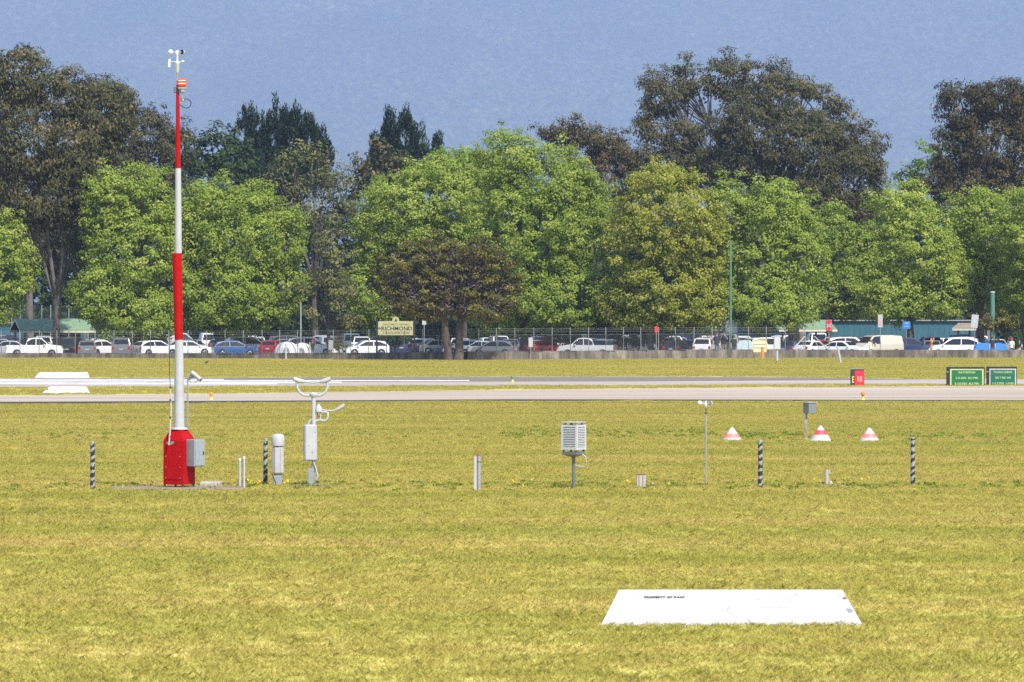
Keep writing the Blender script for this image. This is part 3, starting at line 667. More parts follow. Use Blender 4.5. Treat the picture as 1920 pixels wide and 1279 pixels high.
def shelter(px0, px1, Y, ridge, eave, label, skew, roofmat, group=None):
    s = FPX / Y; zr = CAMZ - (ridge - HY) / s; ze = CAMZ - (eave - HY) / s; x0, x1 = (px0 - 960) / s, (px1 - 960) / s; L = x1 - x0; c = (x0 + x1) / 2
    root = empty('picnic_shelter', (c, Y, 0), label, 'shelter', group, rz=R(skew)); L *= .93; W = 3.0
    for sgn in (-1, 1):
        mb = MB(); n = 26
        for i in range(n):
            xa, xb = -L / 2 + L * i / n, -L / 2 + L * (i + 1) / n; xm = (xa + xb) / 2; e = .04
            for (u, v, du, dv) in ((xa, xm, 0, e), (xm, xb, e, 0)):
                mb.add([(u, sgn * W, ze + du), (v, sgn * W, ze + dv), (v, 0, zr + dv), (u, 0, zr + du)], [(0, 1, 2, 3) if sgn < 0 else (3, 2, 1, 0)])
        mb.build('roof_sheet', roofmat, root)
        MB().box((0, sgn * (W + .02), ze - .1), (L, .05, .2)).build('fascia', M['cream'], root)
    for sx in (-1, 1):
        mb = MB(); x = sx * (L / 2 + .03)
        mb.add([(x, -W - .05, ze - .2), (x, 0, zr - .2), (x, W + .05, ze - .2), (x, W + .05, ze + .02), (x, 0, zr + .04), (x, -W - .05, ze + .02)], [(0, 1, 4, 5), (1, 2, 3, 4)]); mb.build('barge_board', M['cream'], root)
        for sy in (-1, 1): MB().box((sx * (L / 2 - .5), sy * (W - .4), ze / 2), (.16, .16, ze)).build('post', M['timber'], root)
    MB().box((0, 0, ze - .06), (L - .3, .12, .16)).build('beam', M['timber'], root)
    t = MB(); t.box((0, 0, .74), (2.2, .8, .05)); t.box((0, -.75, .45), (2.2, .28, .05)); t.box((0, .75, .45), (2.2, .28, .05)); t.box((-.8, 0, .36), (.08, 1.5, .08)); t.box((.8, 0, .36), (.08, 1.5, .08)); t.box((-.8, 0, .4), (.08, .1, .7)); t.box((.8, 0, .4), (.08, .1, .7))
    t.build('picnic_table', M['timber'], root)
M['green_roof'] = pbr('green_roof_sheet', (.16, .25, .15), .7, .12, 1.5)
M['brown_roof'] = pbr('brown_roof_sheet', (.2, .16, .12), .7, .12, 1.5)
shelter(22, 175, 500, 598, 620, 'green-roofed open picnic shelter behind the white utility', 16, M['green_roof'])
shelter(1438, 1560, 520, 600, 618, 'green-roofed shelter half hidden behind the plane trunks near the stop sign', 14, M['green_roof'])
shelter(1796, 1850, 525, 606, 616, 'small brown-roofed shelter behind the white tilted sign', -18, M['brown_roof'])

# ------------------------------------------------------------------ cars
PAINT = {'white': (.8, .8, .79), 'silver': (.45, .46, .48), 'grey': (.16, .17, .18), 'black': (.018, .018, .02), 'blue': (.025, .09, .26), 'red': (.3, .018, .02), 'navy': (.02, .035, .1), 'beige': (.45, .41, .33)}
for k, c in PAINT.items():
    M['paint_' + k] = pbr('car_paint_' + k, c, .3, .04, 2); b = M['paint_' + k].node_tree.nodes['Principled BSDF']; b.inputs['Coat Weight'].default_value = .6; b.inputs['Coat Roughness'].default_value = .08
CT = {  # stations (x, roof line), shoulder height, half width, windscreen and rear screen station index, wheel x
 'sedan': ([(-2.3, .66), (-2.24, .96), (-1.62, 1.03), (-.95, 1.41), (-.2, 1.46), (.35, 1.43), (1.05, 1.0), (2.05, .84), (2.3, .6)], .93, .9, 5, 2, 1.38),
 'hatchback': ([(-2.05, .66), (-2.02, 1.0), (-1.68, 1.4), (-.9, 1.5), (-.2, 1.51), (.3, 1.47), (1.02, 1.02), (1.88, .86), (2.05, .6)], .95, .87, 5, 1, 1.28),
 'wagon': ([(-2.35, .75), (-2.32, 1.1), (-2.08, 1.66), (-1.2, 1.75), (-.2, 1.77), (.35, 1.72), (1.08, 1.14), (2.15, 1.0), (2.35, .65)], 1.07, .93, 5, 1, 1.42),
 'utility': ([(-2.6, .6), (-2.58, 1.1), (-.82, 1.1), (-.6, 1.7), (.1, 1.79), (.65, 1.74), (1.3, 1.17), (2.4, 1.04), (2.6, .65)], 1.08, .92, 5, 2, 1.6),
 'van': ([(-2.4, .7), (-2.38, 1.2), (-2.28, 1.92), (-1.2, 2.0), (.3, 2.0), (1.0, 1.93), (1.72, 1.22), (2.25, 1.02), (2.4, .6)], 1.15, .95, 5, 1, 1.5)}
cache = {}
def car_meshes(kind):
    if kind in cache: return cache[kind]
    st, sh, hw, wi, ri, wx = CT[kind]; ztop = max(z for _, z in st); n = len(st)
    def half(z, x): 
        e = 1 - .1 * max(0, (abs(x) - 1.7)) ** 1.5
        return hw * e * (1 - .24 * max(0, (z - sh)) / (ztop - sh + .01))
    mb = MB(); rows = []
    for x, z in st:
        zs = min(sh, z - .03); col_ = [(.22, .96), (.34, 1.0), (zs * .7, 1.0), (zs, .985)]
        zz = [(q, half(q, x) * f) for q, f in col_] + [(z - .04 if z > sh else z - .01, half(z - .04, x) * .985), (z, half(z, x) * .9)]
        rows.append([(x, -y, q) for q, y in zz] + [(x, y, q) for q, y in reversed(zz)])
    k = 12
    for i in range(n - 1):
        for j in range(k): jj = (j + 1) % k; mb.add([rows[i][j], rows[i + 1][j], rows[i + 1][jj], rows[i][jj]], [(0, 1, 2, 3)], 0, j in (1, 2, 8, 9))
    mb.add(rows[0], [tuple(range(k))]); mb.add(rows[-1], [tuple(range(k - 1, -1, -1))])
    if kind == 'utility':                # open tray
        mb.box((-1.7, 0, 1.104), (1.6, 1.5, .012), mi=1)
    for sx in (-1, 1):
        for sy in (-1, 1): mb.lathe([(.37, -.02), (.37, .02)], 14, (sx * wx, sy * (hw - .005), .36), mi=1, axis='Y')   # dark arches
    for sy in (-1, 1): mb.box((.95, sy * (hw + .06), sh + .06), (.14, .2, .13))
    body = mb.mesh(kind + '_body', [M['paint_white'], M['plastic_black']])
    def winpts(xa, xb, sy, top=.09, bot=.04):
        def zt(x):
            for (a, za), (b, zb) in zip(st, st[1:]):
                if a <= x <= b: return za + (zb - za) * (x - a) / (b - a)
        out = []
        for x in (xa, xb): out.append((x, sh + bot))
        for x in (xb, (xa + xb) / 2, xa): out.append((x, max(sh + bot + .02, zt(x) - top)))
        return [(x, sy * (half(z, x) * .985 + .012), z) for x, z in out]
    sidew = []; x0 = st[ri][0] + (.12 if kind != 'utility' else .1); x1 = st[wi + 1][0] - .16
    if kind == 'van': x0 = .2
    cuts = [x0, (x0 + x1) / 2 - .05, x1] if kind != 'van' else [x0, x1]
    for a, b in zip(cuts, cuts[1:]):
        for sy in (-1, 1): sidew.append(MB().add(winpts(a + .04, b - .04, sy), [(0, 1, 2, 3, 4) if sy < 0 else (4, 3, 2, 1, 0)]).mesh(kind + '_side_window', M['glass']))
    def screen(i, d):
        (xa, za), (xb, zb) = st[i], st[i + 1]; nx, nz = -(zb - za), (xb - xa); L = math.hypot(nx, nz); nx, nz = nx / L * .015, nz / L * .015
        m_ = MB(); f0, f1 = .1, .9; P = []
        for f in (f0, f1):
            x, z = xa + (xb - xa) * f + nx, za + (zb - za) * f + nz; y = half(z, x) * .84; P.append(((x, -y, z), (x, y, z)))
        m_.add([P[0][0], P[0][1], P[1][1], P[1][0]], [(0, 1, 2, 3)]); return m_.mesh('screen', M['glass'])
    ws = screen(wi, 1); rs = screen(ri if kind != 'utility' else 2, -1)
    ty = MB(); ty.lathe([(.2, -.1), (.31, -.11), (.33, -.07), (.33, .07), (.31, .11), (.2, .1)], 18, axis='Y'); tyre = ty.mesh('tyre', M['tyre'])
    rm = MB(); rm.lathe([(.02, -.112), (.05, -.1), (.19, -.108), (.205, -.1), (.205, .1), (.19, .108), (.05, .1), (.02, .112)], 12, axis='Y'); rim = rm.mesh('rim', M['rim'])
    hl = MB().bbox((0, 0, 0), (.1, .38, .15), .03).mesh('headlight', M['lamp']); tl = MB().bbox((0, 0, 0), (.08, .22, .26), .02).mesh('taillight', M['taillamp'])
    pl_ = MB().box((0, 0, 0), (.012, .38, .12)).mesh('number_plate', M['white_clean']); gr = MB().box((0, 0, 0), (.04, .9, .16)).mesh('grille', M['plastic_black'])
    cache[kind] = (body, sidew, ws, rs, tyre, rim, hl, tl, pl_, gr, hw, wx, st, sh); return cache[kind]
def car(kind, paint, px, Y, rz, label, py=None, detail=True):
    body, sidew, ws, rs, tyre, rim, hl, tl, pl_, gr, hw, wx, st, sh = car_meshes(kind)
    root = empty('parked_car' if kind not in ('utility', 'van') else 'parked_' + kind, (gx(px, Y), Y, 0), label, 'van' if kind == 'van' else 'ute' if kind == 'utility' else 'car', 'vehicles in the car park', rz)
    b = link('body', body, root); b.material_slots[0].link = 'OBJECT'; b.material_slots[0].material = M['paint_' + paint]
    [link('side_window', q, root) for q in sidew]; link('windscreen', ws, root); link('rear_window', rs, root)
    for sx in (-1, 1):
        for sy in (-1, 1):
            wv = link('wheel', tyre, root, (sx * wx, sy * (hw - .09), .33)); link('rim', rim, wv)
    for sy in (-1, 1):
        link('headlight', hl, root, (st[-1][0] - .07, sy * hw * .66, .68)); link('taillight', tl, root, (st[0][0] + .02, sy * hw * .8, .82))
    link('number_plate', pl_, root, (st[0][0] - .008, 0, .7)); link('grille', gr, root, (st[-1][0] - .01, 0, .5))
    return root
# cars one can pick out in the photograph
car('utility', 'white', 66, 471, 0, 'white utility side on behind the fence in front of the green-roofed shelter')
car('sedan', 'silver', 16, 482, R(170), 'silver sedan behind the white utility at the left edge')
car('wagon', 'black', 137, 476, R(80), 'black wagon directly right of the white utility')
car('hatchback', 'grey', 163, 474, R(95), 'dark grey hatchback, second car right of the white utility')
car('hatchback', 'white', 188, 479, R(50), 'white hatchback turned three-quarter, left of the mast behind the fence')
car('wagon', 'grey', 232, 476, R(88), 'dark grey wagon under the plane tree behind the mast')
car('hatchback', 'white', 292, 476, R(35), 'white hatchback under the plane tree close to the left of the mast')
car('sedan', 'white', 352, 481, R(20), 'white sedan immediately right of the mast pole')
car('hatchback', 'blue', 440, 474, R(12), 'bright blue hatchback under the broad plane tree')
car('wagon', 'white', 470, 490, R(15), 'white wagon behind the bright blue hatchback')
car('hatchback', 'red', 512, 482, R(78), 'red hatchback behind the grey dome tents')
car('wagon', 'white', 583, 484, R(6), 'large white four-wheel-drive wagon behind the dome tents')
car('hatchback', 'white', 686, 476, R(195), 'white hatchback behind the fence left of the town sign')
car('sedan', 'silver', 905, 478, R(150), 'silver sedan right of the paperbark trunks')
car('sedan', 'white', 878, 492, R(165), 'white sedan behind the silver sedan by the paperbark')
car('hatchback', 'grey', 928, 474, R(160), 'grey hatchback behind the fence at the right of the paperbark crown')
car('hatchback', 'red', 1022, 486, R(40), 'dark red hatchback behind the white notice board')
car('utility', 'silver', 1097, 470, R(180), 'silver utility side on, facing left behind the fence')
car('hatchback', 'black', 1270, 480, R(70), 'black hatchback right of the red sign')
car('wagon', 'white', 1326, 480, R(75), 'white wagon left of the tall green pole')
car('wagon', 'white', 1440, 480, R(30), 'white wagon behind the yellow gate')
car('sedan', 'navy', 1478, 478, R(75), 'navy sedan right of the white box post')
car('sedan', 'white', 1520, 478, R(60), 'white sedan between the two white fence braces')
car('hatchback', 'red', 1545, 487, R(80), 'red hatchback glimpsed behind the white fence brace')
car('sedan', 'white', 1583, 474, R(-35), 'white sedan nose on behind the leaning white post')
car('wagon', 'white', 1598, 488, R(0), 'white wagon side on behind the nose-on white sedan')
car('van', 'beige', 1645, 475, R(212), 'beige grey van with dark windows right of the leaning white post')
car('wagon', 'navy', 1705, 480, R(20), 'navy wagon right of the beige van')
car('wagon', 'white', 1790, 474, R(170), 'white four-wheel-drive wagon below the tilted sign')
car('wagon', 'white', 1815, 488, R(10), 'white wagon behind the four-wheel-drive below the tilted sign')
car('sedan', 'grey', 1748, 484, R(85), 'grey sedan left of the white four-wheel-drive below the tilted sign')
# the rows behind
ordn = ['first', 'second', 'third', 'fourth', 'fifth', 'sixth', 'seventh', 'eighth', 'ninth', 'tenth', 'eleventh', 'twelfth', 'thirteenth', 'fourteenth', 'fifteenth', 'sixteenth', 'seventeenth', 'eighteenth', 'nineteenth', 'twentieth']
rr_ = random.Random(5)
for row, (Y, step) in enumerate(((497, 62), (512, 66), (528, 74))):
    seen = {}; px = -20 + row * 21
    while px < 1940:
        kd = rr_.choice(['sedan', 'hatchback', 'wagon', 'sedan', 'hatchback', 'wagon', 'van']); pt = rr_.choice(['white', 'white', 'white', 'silver', 'silver', 'grey', 'white', 'navy', 'black'])
        skip = (row == 0 and (20 < px < 175 or 1440 < px < 1560)) or (row == 1 and 1430 < px < 1565)
        if not skip:
            k = seen.get((kd, pt), 0); seen[(kd, pt)] = k + 1
            car(kd, pt, px + rr_.uniform(-6, 6), Y + rr_.uniform(-1.5, 1.5), R(rr_.choice([80, 95, 100, -85, -78, 60, 15])), f'{pt} {kd}, {ordn[k]} {pt} {kd} from the left in the {["second", "third", "back"][row]} row of parked vehicles')
        px += step * rr_.uniform(.8, 1.2)

# ------------------------------------------------------------------ signs and poles at the car park
def text_mesh(txt, size, mat, align='CENTER', sx=1.0):
    c = bpy.data.curves.new('txt', 'FONT'); c.body = txt; c.size = size; c.align_x = align; c.align_y = 'CENTER'; c.extrude = .002; c.resolution_u = 2; c.offset = size * .018
    o = bpy.data.objects.new('txt', c); col.objects.link(o); bpy.context.view_layer.update()
    me = bpy.data.meshes.new_from_object(o.evaluated_get(bpy.context.evaluated_depsgraph_get())); bpy.data.objects.remove(o)
    me.transform(Matrix.Rotation(R(90), 4, 'X') @ Matrix.Diagonal((sx, 1, 1, 1))); me.materials.clear(); me.materials.append(mat); return me
M['sign_green'] = pbr('sign_green', (.003, .11, .035), .5, .05, 4)
M['sign_red'] = pbr('sign_red', (.55, .015, .03), .5, .05, 4)
M['sign_blue'] = pbr('sign_blue', (.02, .17, .5), .5, .05, 4)
M['sign_cream'] = pbr('sign_cream', (.33, .32, .17), .7, .08, 4)
M['frame_black'] = pbr('frame_black', (.012, .011, .016), .5, .1, 4)
M['pole_green'] = pbr('pole_green', (.07, .17, .13), .5, .08, 2)
def town_sign():
    Y = 468; s = FPX / Y; b = at(742, 0, Y); root = empty('town_sign', (b.x, Y, 0), 'cream town sign reading RICHMOND between two black posts', 'sign')
    def L(px, py): return ((px - 742) / s, CAMZ - (py - HY) / s)
    x0, z0 = L(709, 628.5); x1, z1 = L(774.5, 602.5); cx_, cz = (x0 + x1) / 2, (z0 + z1) / 2
    poly = [(x0, z0), (x1, z0), (x1, z1)]; ac = L(742, 602)[0]
    poly += [(ac + .33 * math.cos(a), z1 + .02 + .42 * math.sin(a)) for a in np.linspace(0, math.pi, 9)] + [(x0, z1)]
    MB().prism(poly, -.04, .04).build('board', M['sign_cream'], root)
    for px in (706.5, 777): x = L(px, 0)[0]; MB().bbox((x, .02, 1.75), (.17, .17, 3.6), .03).build('post', M['frame_black'], root)
    link('lettering', text_mesh('RICHMOND', .5, M['frame_black'], sx=1.05), root, (cx_ + .1, -.045, cz - .04))
    link('lettering', text_mesh('WELCOME TO HISTORIC', .22, M['timber']), root, (cx_ + .05, -.045, z1 - .3)); link('lettering', text_mesh('A MACQUARIE TOWN', .24, M['timber']), root, (cx_ + .05, -.045, z0 + .2))
    c = MB(); c.prism([(ac - .13, z1 - .02), (ac + .12, z1 - .02), (ac + .1, z1 + .1), (ac + .02, z1 + .3), (ac - .06, z1 + .12)], -.052, -.042); c.build('crest', M['navy'] if 'navy' in M else M['paint_navy'], root)
    c = MB(); c.prism([(x0 - .02, z0 + .55), (x0 + .28, z0 + .55), (x0 + .25, z0 + .66), (x0 + .1, z0 + .75)], -.052, -.042); c.build('emblem', M['timber'], root)
town_sign()
def panel_sign(name, label, px0, px1, py0, py1, Y, mat, tilt=0, pole=True, extra=None, polemat='galv', cat='sign'):
    s = FPX / Y; cx_ = (px0 + px1) / 2; b = at(cx_, 0, Y); root = empty(name, (b.x, Y, 0), label, cat)
    h = (py1 - py0) / s; w_ = (px1 - px0) / s; z = CAMZ - ((py0 + py1) / 2 - HY) / s
    MB().bbox((0, 0, 0), (w_, .04, h), .008).build('panel', mat, root, (0, -.05, z), (0, R(tilt), 0))
    if pole: MB().tube([(0, 0, 0), (0, 0, z + h * .4)], .035, 8).build('post', M[polemat], root)
    if extra: extra(root, w_, h, z)
    return root
panel_sign('notice_sign', 'small white square sign on a post right of the town sign', 791.5, 799, 600, 609, 466, M['white'])
panel_sign('notice_board', 'white notice board on the fence behind the loose shrub', 616, 624, 638, 656, 456, M['white'])
panel_sign('notice_board', 'white notice board on the fence right of the paperbark', 991, 999, 633, 651, 444.6, M['white'])
panel_sign('warning_sign', 'small red sign on the fence near the leaning plane trunk', 1227.5, 1233.5, 612, 623, 460, M['sign_red'])
panel_sign('double_sign', 'wide blank white sign behind the tall green pole', 1360.5, 1382.5, 601, 624, 482, M['white'])
def stop_extra(root, w_, h, z):
    for dz, r, t in ((h * .33, .22, None), (-h * .3, .22, None)):
        MB().lathe([(r, -.012), (r, .012)], 8, (0, -.085, z + dz), axis='Y').build('red_disc', M['sign_red'], root)
    link('lettering', text_mesh('STOP', .2, M['sign_red']), root, (0, -.075, z))['kind'] = 'stuff'
panel_sign('stop_sign', 'red and white stop sign on a post near the fence end', 1549.5, 1559, 600, 621, 472, M['white'], extra=stop_extra)
def txt_extra(root, w_, h, z):
    for i in range(4): MB().box((0, -.074, z - h * .05 - i * .11), (w_ * .6, .006, .05)).build('print', M['red_fade'], root)
panel_sign('parking_sign', 'narrow white sign with faded red print above the beige van', 1646, 1655, 590, 614, 470, M['white'], extra=txt_extra)
def blue_extra(root, w_, h, z):
    MB().box((.02, -.08, z + .2), (w_ * .5, .008, .1)).build('print', M['white'], root); MB().box((0, -.08, z - .1), (w_ * .65, .008, .06)).build('print', M['white'], root)
panel_sign('information_sign', 'blue information sign with white print', 1692, 1707, 603, 617, 486, M['sign_blue'], extra=blue_extra)
panel_sign('street_sign', 'small horizontal blue blade sign above the information sign', 1699, 1718, 598.5, 602.5, 492, M['sign_blue'])
panel_sign('tilted_sign', 'white tilted sign on a leaning post at the right', 1821, 1834, 590, 615, 470, M['white'], tilt=6)
def pole(name, label, px, ytop, Y, r, mat, cap=None):
    b = at(px, 0, Y); z = CAMZ - (ytop - HY) * Y / FPX; root = empty(name, (b.x, Y, 0), label, 'pole')
    MB().tube([(0, 0, -.1), (0, 0, z * .5), (0, 0, z)], [r * 1.15, r, r * .85], 12).build('shaft', M[mat], root)
    MB().lathe([(r * 1.5, .0), (r * 1.5, .04), (r, .08)], 12).build('base_flange', M[mat], root)
    if cap: MB().lathe([(r * 1.0, z), (r * 1.05, z + .1), (.02, z + .13)], 12).build('cap', M[cap], root)
pole('lamp_pole', 'tall slender green pole standing in front of the plane trees', 1370, 453, 475, .11, 'pole_green')
pole('lamp_pole', 'thick pale green pole with white cap at the right', 1861, 549, 480, .24, 'pole_green', 'white')
pole('lamp_pole', 'grey pole standing behind the dome tents', 564, 566, 470, .07, 'galv')
def short_post(name, label, px, y0, y1, lean=0, r=.07, mat='white'):
    Y = gy(y1); s = FPX / Y; root = empty(name, (gx(px, Y), Y, 0), label, 'post'); h = (y1 - y0) / s
    MB().tube([(0, 0, -.1), (lean, 0, h)], r, 10).build('shaft', M[mat], root); MB().lathe([(r * 1.05, 0), (r * .8, .03), (.01, .04)], 10).build('cap', M[mat], root, (lean, 0, h))
short_post('marker_post', 'upright white marker post in front of the wall by the tents', 536, 645, 674.5)
short_post('marker_post', 'slightly leaning white marker post right of the dome tents', 578.5, 643, 671.5, .12)
short_post('marker_post', 'leaning white marker post in front of the wall, standing alone right of the fence end', 1577, 650, 681, -.28, .085)
def yellow_gate():
    Y = 456; s = FPX / Y; root = empty('barrier_gate', (gx(1430, Y), Y, 0), 'yellow tubular gate with orange post in front of the wall', 'gate')
    def L(px, py): return ((px - 1430) / s, 0, CAMZ - (py - HY) / s)
    mb = MB(); mb.tube([L(1413, 660), L(1413, 637), L(1437, 637), L(1437, 660), L(1413, 660)], .035, 8); mb.build('frame', M['yellow'], root)
    for py in (645, 652): MB().tube([L(1413, py), L(1437, py)], .025, 8).build('rail', M['galv'], root)
    MB().box((L(1425, 0)[0], .03, L(0, 648)[2]), (1.1, .02, 1.05)).build('infill', M['cream'], root)
    MB().tube([(0, -.08, -.1), L(1430, 651)], .12, 10).build('post', M['orange'], root)
yellow_gate()
def box_post():
    Y = gy(677); s = FPX / Y; root = empty('meter_box', (gx(1457, Y), Y, 0), 'white meter box on a white post in front of the wall', 'box'); h = (677 - 632) / s
    MB().tube([(0, 0, -.1), (0, 0, 1.1)], .1, 10).build('post', M['white'], root); MB().bbox((0, 0, h - .54), (.56, .35, 1.08), .04).build('box', M['white'], root)
    MB().box((0, -.18, h - .55), (.46, .012, .94)).build('door', M['white_clean'], root)
box_post()
def tent(px, Y, r, h, label):
    root = empty('dome_tent', (gx(px, Y), Y, 0), label, 'tent', 'dome tents behind the fence')
    mb = MB(); n, m_ = 16, 7; V = []; F = []
    for j in range(m_ + 1):
        a = math.pi / 2 * j / m_
        for i in range(n):
            b = 2 * math.pi * i / n; sq = 1 + .1 * math.cos(4 * b); V.append((r * math.cos(a) ** .8 * math.cos(b) * sq, r * .9 * math.cos(a) ** .8 * math.sin(b) * sq, h * math.sin(a)))
    for j in range(m_):
        for i in range(n): k = (i + 1) % n; F.append((j * n + i, j * n + k, j * n + n + k, j * n + n + i))
    mb.add(V, F, 0, True); mb.build('canopy', M['tent'], root)
    for q in (R(40), R(140)):
        MB().tube([(r * 1.02 * math.cos(q) * math.cos(t) * 1.02, -abs(r * .95 * math.sin(q)) * math.cos(t), h * 1.02 * math.sin(t)) for t in np.linspace(0, math.pi, 15)], .025, 5).build('pole', M['dark_grey'], root)
    MB().prism([(-.35, .05), (.35, .05), (.25, h * .55), (0, h * .68), (-.25, h * .55)], -r * .9 - .02, -r * .82).build('door_flap', M['grey_cab'], root)
M['tent'] = pbr('tent_fabric', (.55, .56, .58), .7, .06, 2)
M['tarp'] = pbr('pale_blue_tarp', (.5, .62, .72), .5, .1, 2); M['blue_tarp'] = pbr('blue_tarp', (.04, .2, .6), .5, .1, 2)
tent(538, 466, 1.15, 1.45, 'grey dome tent left of the grey pole'); tent(566, 468, .95, 1.35, 'smaller grey dome tent behind the grey pole')
def awning(px0, px1, py0, Y, mat, label):
    s = FPX / Y; w_ = (px1 - px0) / s; h = CAMZ - (py0 - HY) / s; root = empty('tarp_shelter', (gx((px0 + px1) / 2, Y), Y, 0), label, 'tarp shelter')
    mb = MB(); mb.prism([(-w_ / 2, .5), (w_ / 2, .3), (w_ / 2 * .95, h * .75), (w_ * .3, h), (-w_ * .32, h * .98), (-w_ * .45, h * .8)], -.9, .9); mb.build('cover', mat, root)
    for sx in (-1, 1):
        for sy in (-1, 1): MB().tube([(sx * w_ * .45, sy * .85, 0), (sx * w_ * .43, sy * .85, h * .7)], .02, 6).build('pole', M['galv'], root)
awning(1380, 1413, 638, 468, M['tarp'], 'pale blue tarp cover right of the tall green pole'); awning(1825, 1888, 643, 468, M['blue_tarp'], 'bright blue low tarp cover behind the wall on the right')
# ------------------------------------------------------------------ people behind the wall
def body_mesh(pose):
    J = {'pel': (0, 0, .95), 'spine': (0, 0, 1.15), 'chest': (0, .01, 1.36), 'neck': (0, 0, 1.5), 'head': (0, -.02, 1.62), 'top': (0, -.01, 1.72)}
    E = [('pel', 'spine'), ('spine', 'chest'), ('chest', 'neck'), ('neck', 'head'), ('head', 'top')]
    Rr = {'pel': (.16, .12), 'spine': (.14, .1), 'chest': (.17, .12), 'neck': (.06, .06), 'head': (.085, .1), 'top': (.06, .07)}
    for s, n in ((-1, 'l'), (1, 'r')):
        up = pose == 'raise'
        J.update({n + 'sh': (s * .18, 0, 1.42), n + 'el': (s * .26, -.12, 1.2) if up else (s * .24, .03, 1.13), n + 'wr': (s * .1, -.22, 1.5) if up else (s * .25, -.08, .9), n + 'pa': (s * .08, -.22, 1.57) if up else (s * .25, -.1, .83)})
        J.update({n + 'hip': (s * .09, 0, .88), n + 'kn': (s * .1, -.02, .48), n + 'an': (s * .11, .03, .09), n + 'toe': (s * .13, -.14, .04)})
        E += [('chest', n + 'sh'), (n + 'sh', n + 'el'), (n + 'el', n + 'wr'), (n + 'wr', n + 'pa'), ('pel', n + 'hip'), (n + 'hip', n + 'kn'), (n + 'kn', n + 'an'), (n + 'an', n + 'toe')]
        Rr.update({n + 'sh': (.065, .065), n + 'el': (.045, .045), n + 'wr': (.03, .03), n + 'pa': (.035, .02), n + 'hip': (.09, .09), n + 'kn': (.06, .06), n + 'an': (.042, .042), n + 'toe': (.04, .03)})
        for k in range(5):
            p = Vector(J[n + 'pa']); o = Vector(((k - 2) * .017, -.01, .03 if up else -.03)) if k < 4 else Vector((-s * .035, -.03, 0)); d = Vector((0, -.02, .04 if up else -.045)) * (1 - .1 * abs(k - 1.5))
            J[f'{n}f{k}a'] = tuple(p + o); J[f'{n}f{k}b'] = tuple(p + o + d); E += [(n + 'pa', f'{n}f{k}a'), (f'{n}f{k}a', f'{n}f{k}b')]
            Rr[f'{n}f{k}a'] = Rr[f'{n}f{k}b'] = (.008, .008)
    nm = list(J); me = bpy.data.meshes.new('person_body'); me.from_pydata([J[k] for k in nm], [(nm.index(a), nm.index(b)) for a, b in E], [])
    o = bpy.data.objects.new('tmp', me); col.objects.link(o); o.modifiers.new('skin', 'SKIN'); sub = o.modifiers.new('sub', 'SUBSURF'); sub.levels = 1; sub.render_levels = 1
    for i, k in enumerate(nm): me.skin_vertices[0].data[i].radius = Rr[k]
    me.skin_vertices[0].data[0].use_root = True
    bpy.context.view_layer.update()
    out = bpy.data.meshes.new_from_object(o.evaluated_get(bpy.context.evaluated_depsgraph_get())); bpy.data.objects.remove(o)
    out.materials.clear()
    for k in range(4): out.materials.append(M['skin'])
    idx = []
    for p in out.polygons:
        c = p.center; a = abs(c.x)
        if c.z > 1.49 and a < .14: i = 0
        elif a > .2 and c.z < 1.16 and c.z > .6: i = 0
        elif pose == 'raise' and c.y < -.13 and c.z > 1.2: i = 0
        elif c.z > .93: i = 1
        elif c.z > .1: i = 2
        else: i = 3
        idx.append(i)
    out.polygons.foreach_set('material_index', idx); out.polygons.foreach_set('use_smooth', [True] * len(idx)); out.update(); return out
BODY = {k: body_mesh(k) for k in ('stand', 'raise')}
hm = MB(); hm.lathe([(.112, 1.6), (.12, 1.66), (.105, 1.72), (.06, 1.76), (.01, 1.77)], 12, (0, .015, 0)); HAIR = hm.mesh('hair', M['hair'])
fm = MB(); fm.box((0, -.125, 1.615), (.025, .03, .04)); fm.box((-.035, -.112, 1.645), (.025, .012, .012), mi=1); fm.box((.035, -.112, 1.645), (.025, .012, .012), mi=1); fm.box((0, -.112, 1.573), (.05, .012, .01), mi=2)
fm.box((-.098, 0, 1.62), (.02, .04, .06)); fm.box((.098, 0, 1.62), (.02, .04, .06)); FACE = fm.mesh('face', [M['skin'], M['hair'], M['red_fade']])
for nm_, c in (('shirt_white', (.75, .74, .72)), ('shirt_navy', (.02, .03, .07)), ('shirt_black', (.02, .02, .022)), ('shirt_orange', (.55, .16, .07)), ('shirt_red', (.4, .05, .04)), ('denim', (.05, .08, .16)), ('khaki', (.25, .2, .13))):
    M[nm_] = pbr(nm_, c, .85, .1, 8)
def person(px, ytop, Y, pose, shirt, trousers, label, rz=0, hat=None):
    s = FPX / Y; h = CAMZ - (ytop - HY) / s; root = empty('person', (gx(px, Y), Y, 0), label, 'person', 'people behind the wall', rz); k = h / 1.77; root.scale = (k, k, k)
    b = link('body', BODY[pose], root)
    for i, m in ((1, shirt), (2, trousers), (3, 'black')): b.material_slots[i].link = 'OBJECT'; b.material_slots[i].material = M[m]
    link('hair', HAIR, root); link('face', FACE, root)
    if hat: MB().lathe([(.15, 1.66), (.13, 1.7), (.12, 1.74), (.09, 1.79), (.01, 1.8)], 12, (0, 0, 0)).build('cap', M[hat], root)
person(1344, 622, 466, 'stand', 'shirt_navy', 'denim', 'person in a navy shirt left of the tall green pole, nearer the white wagon', .3)
person(1358, 621, 467, 'raise', 'shirt_navy', 'khaki', 'person in a navy shirt with raised hands, just left of the tall green pole', -.3)
person(1376, 629, 466, 'stand', 'shirt_black', 'denim', 'person in a black shirt right beside the tall green pole', .2)
person(1632, 637, 466, 'raise', 'shirt_white', 'khaki', 'person in a white shirt in front of the beige van', .9)
person(1746, 630, 466, 'raise', 'shirt_orange', 'khaki', 'person in an orange top beside the white four-wheel-drive', 1.2)
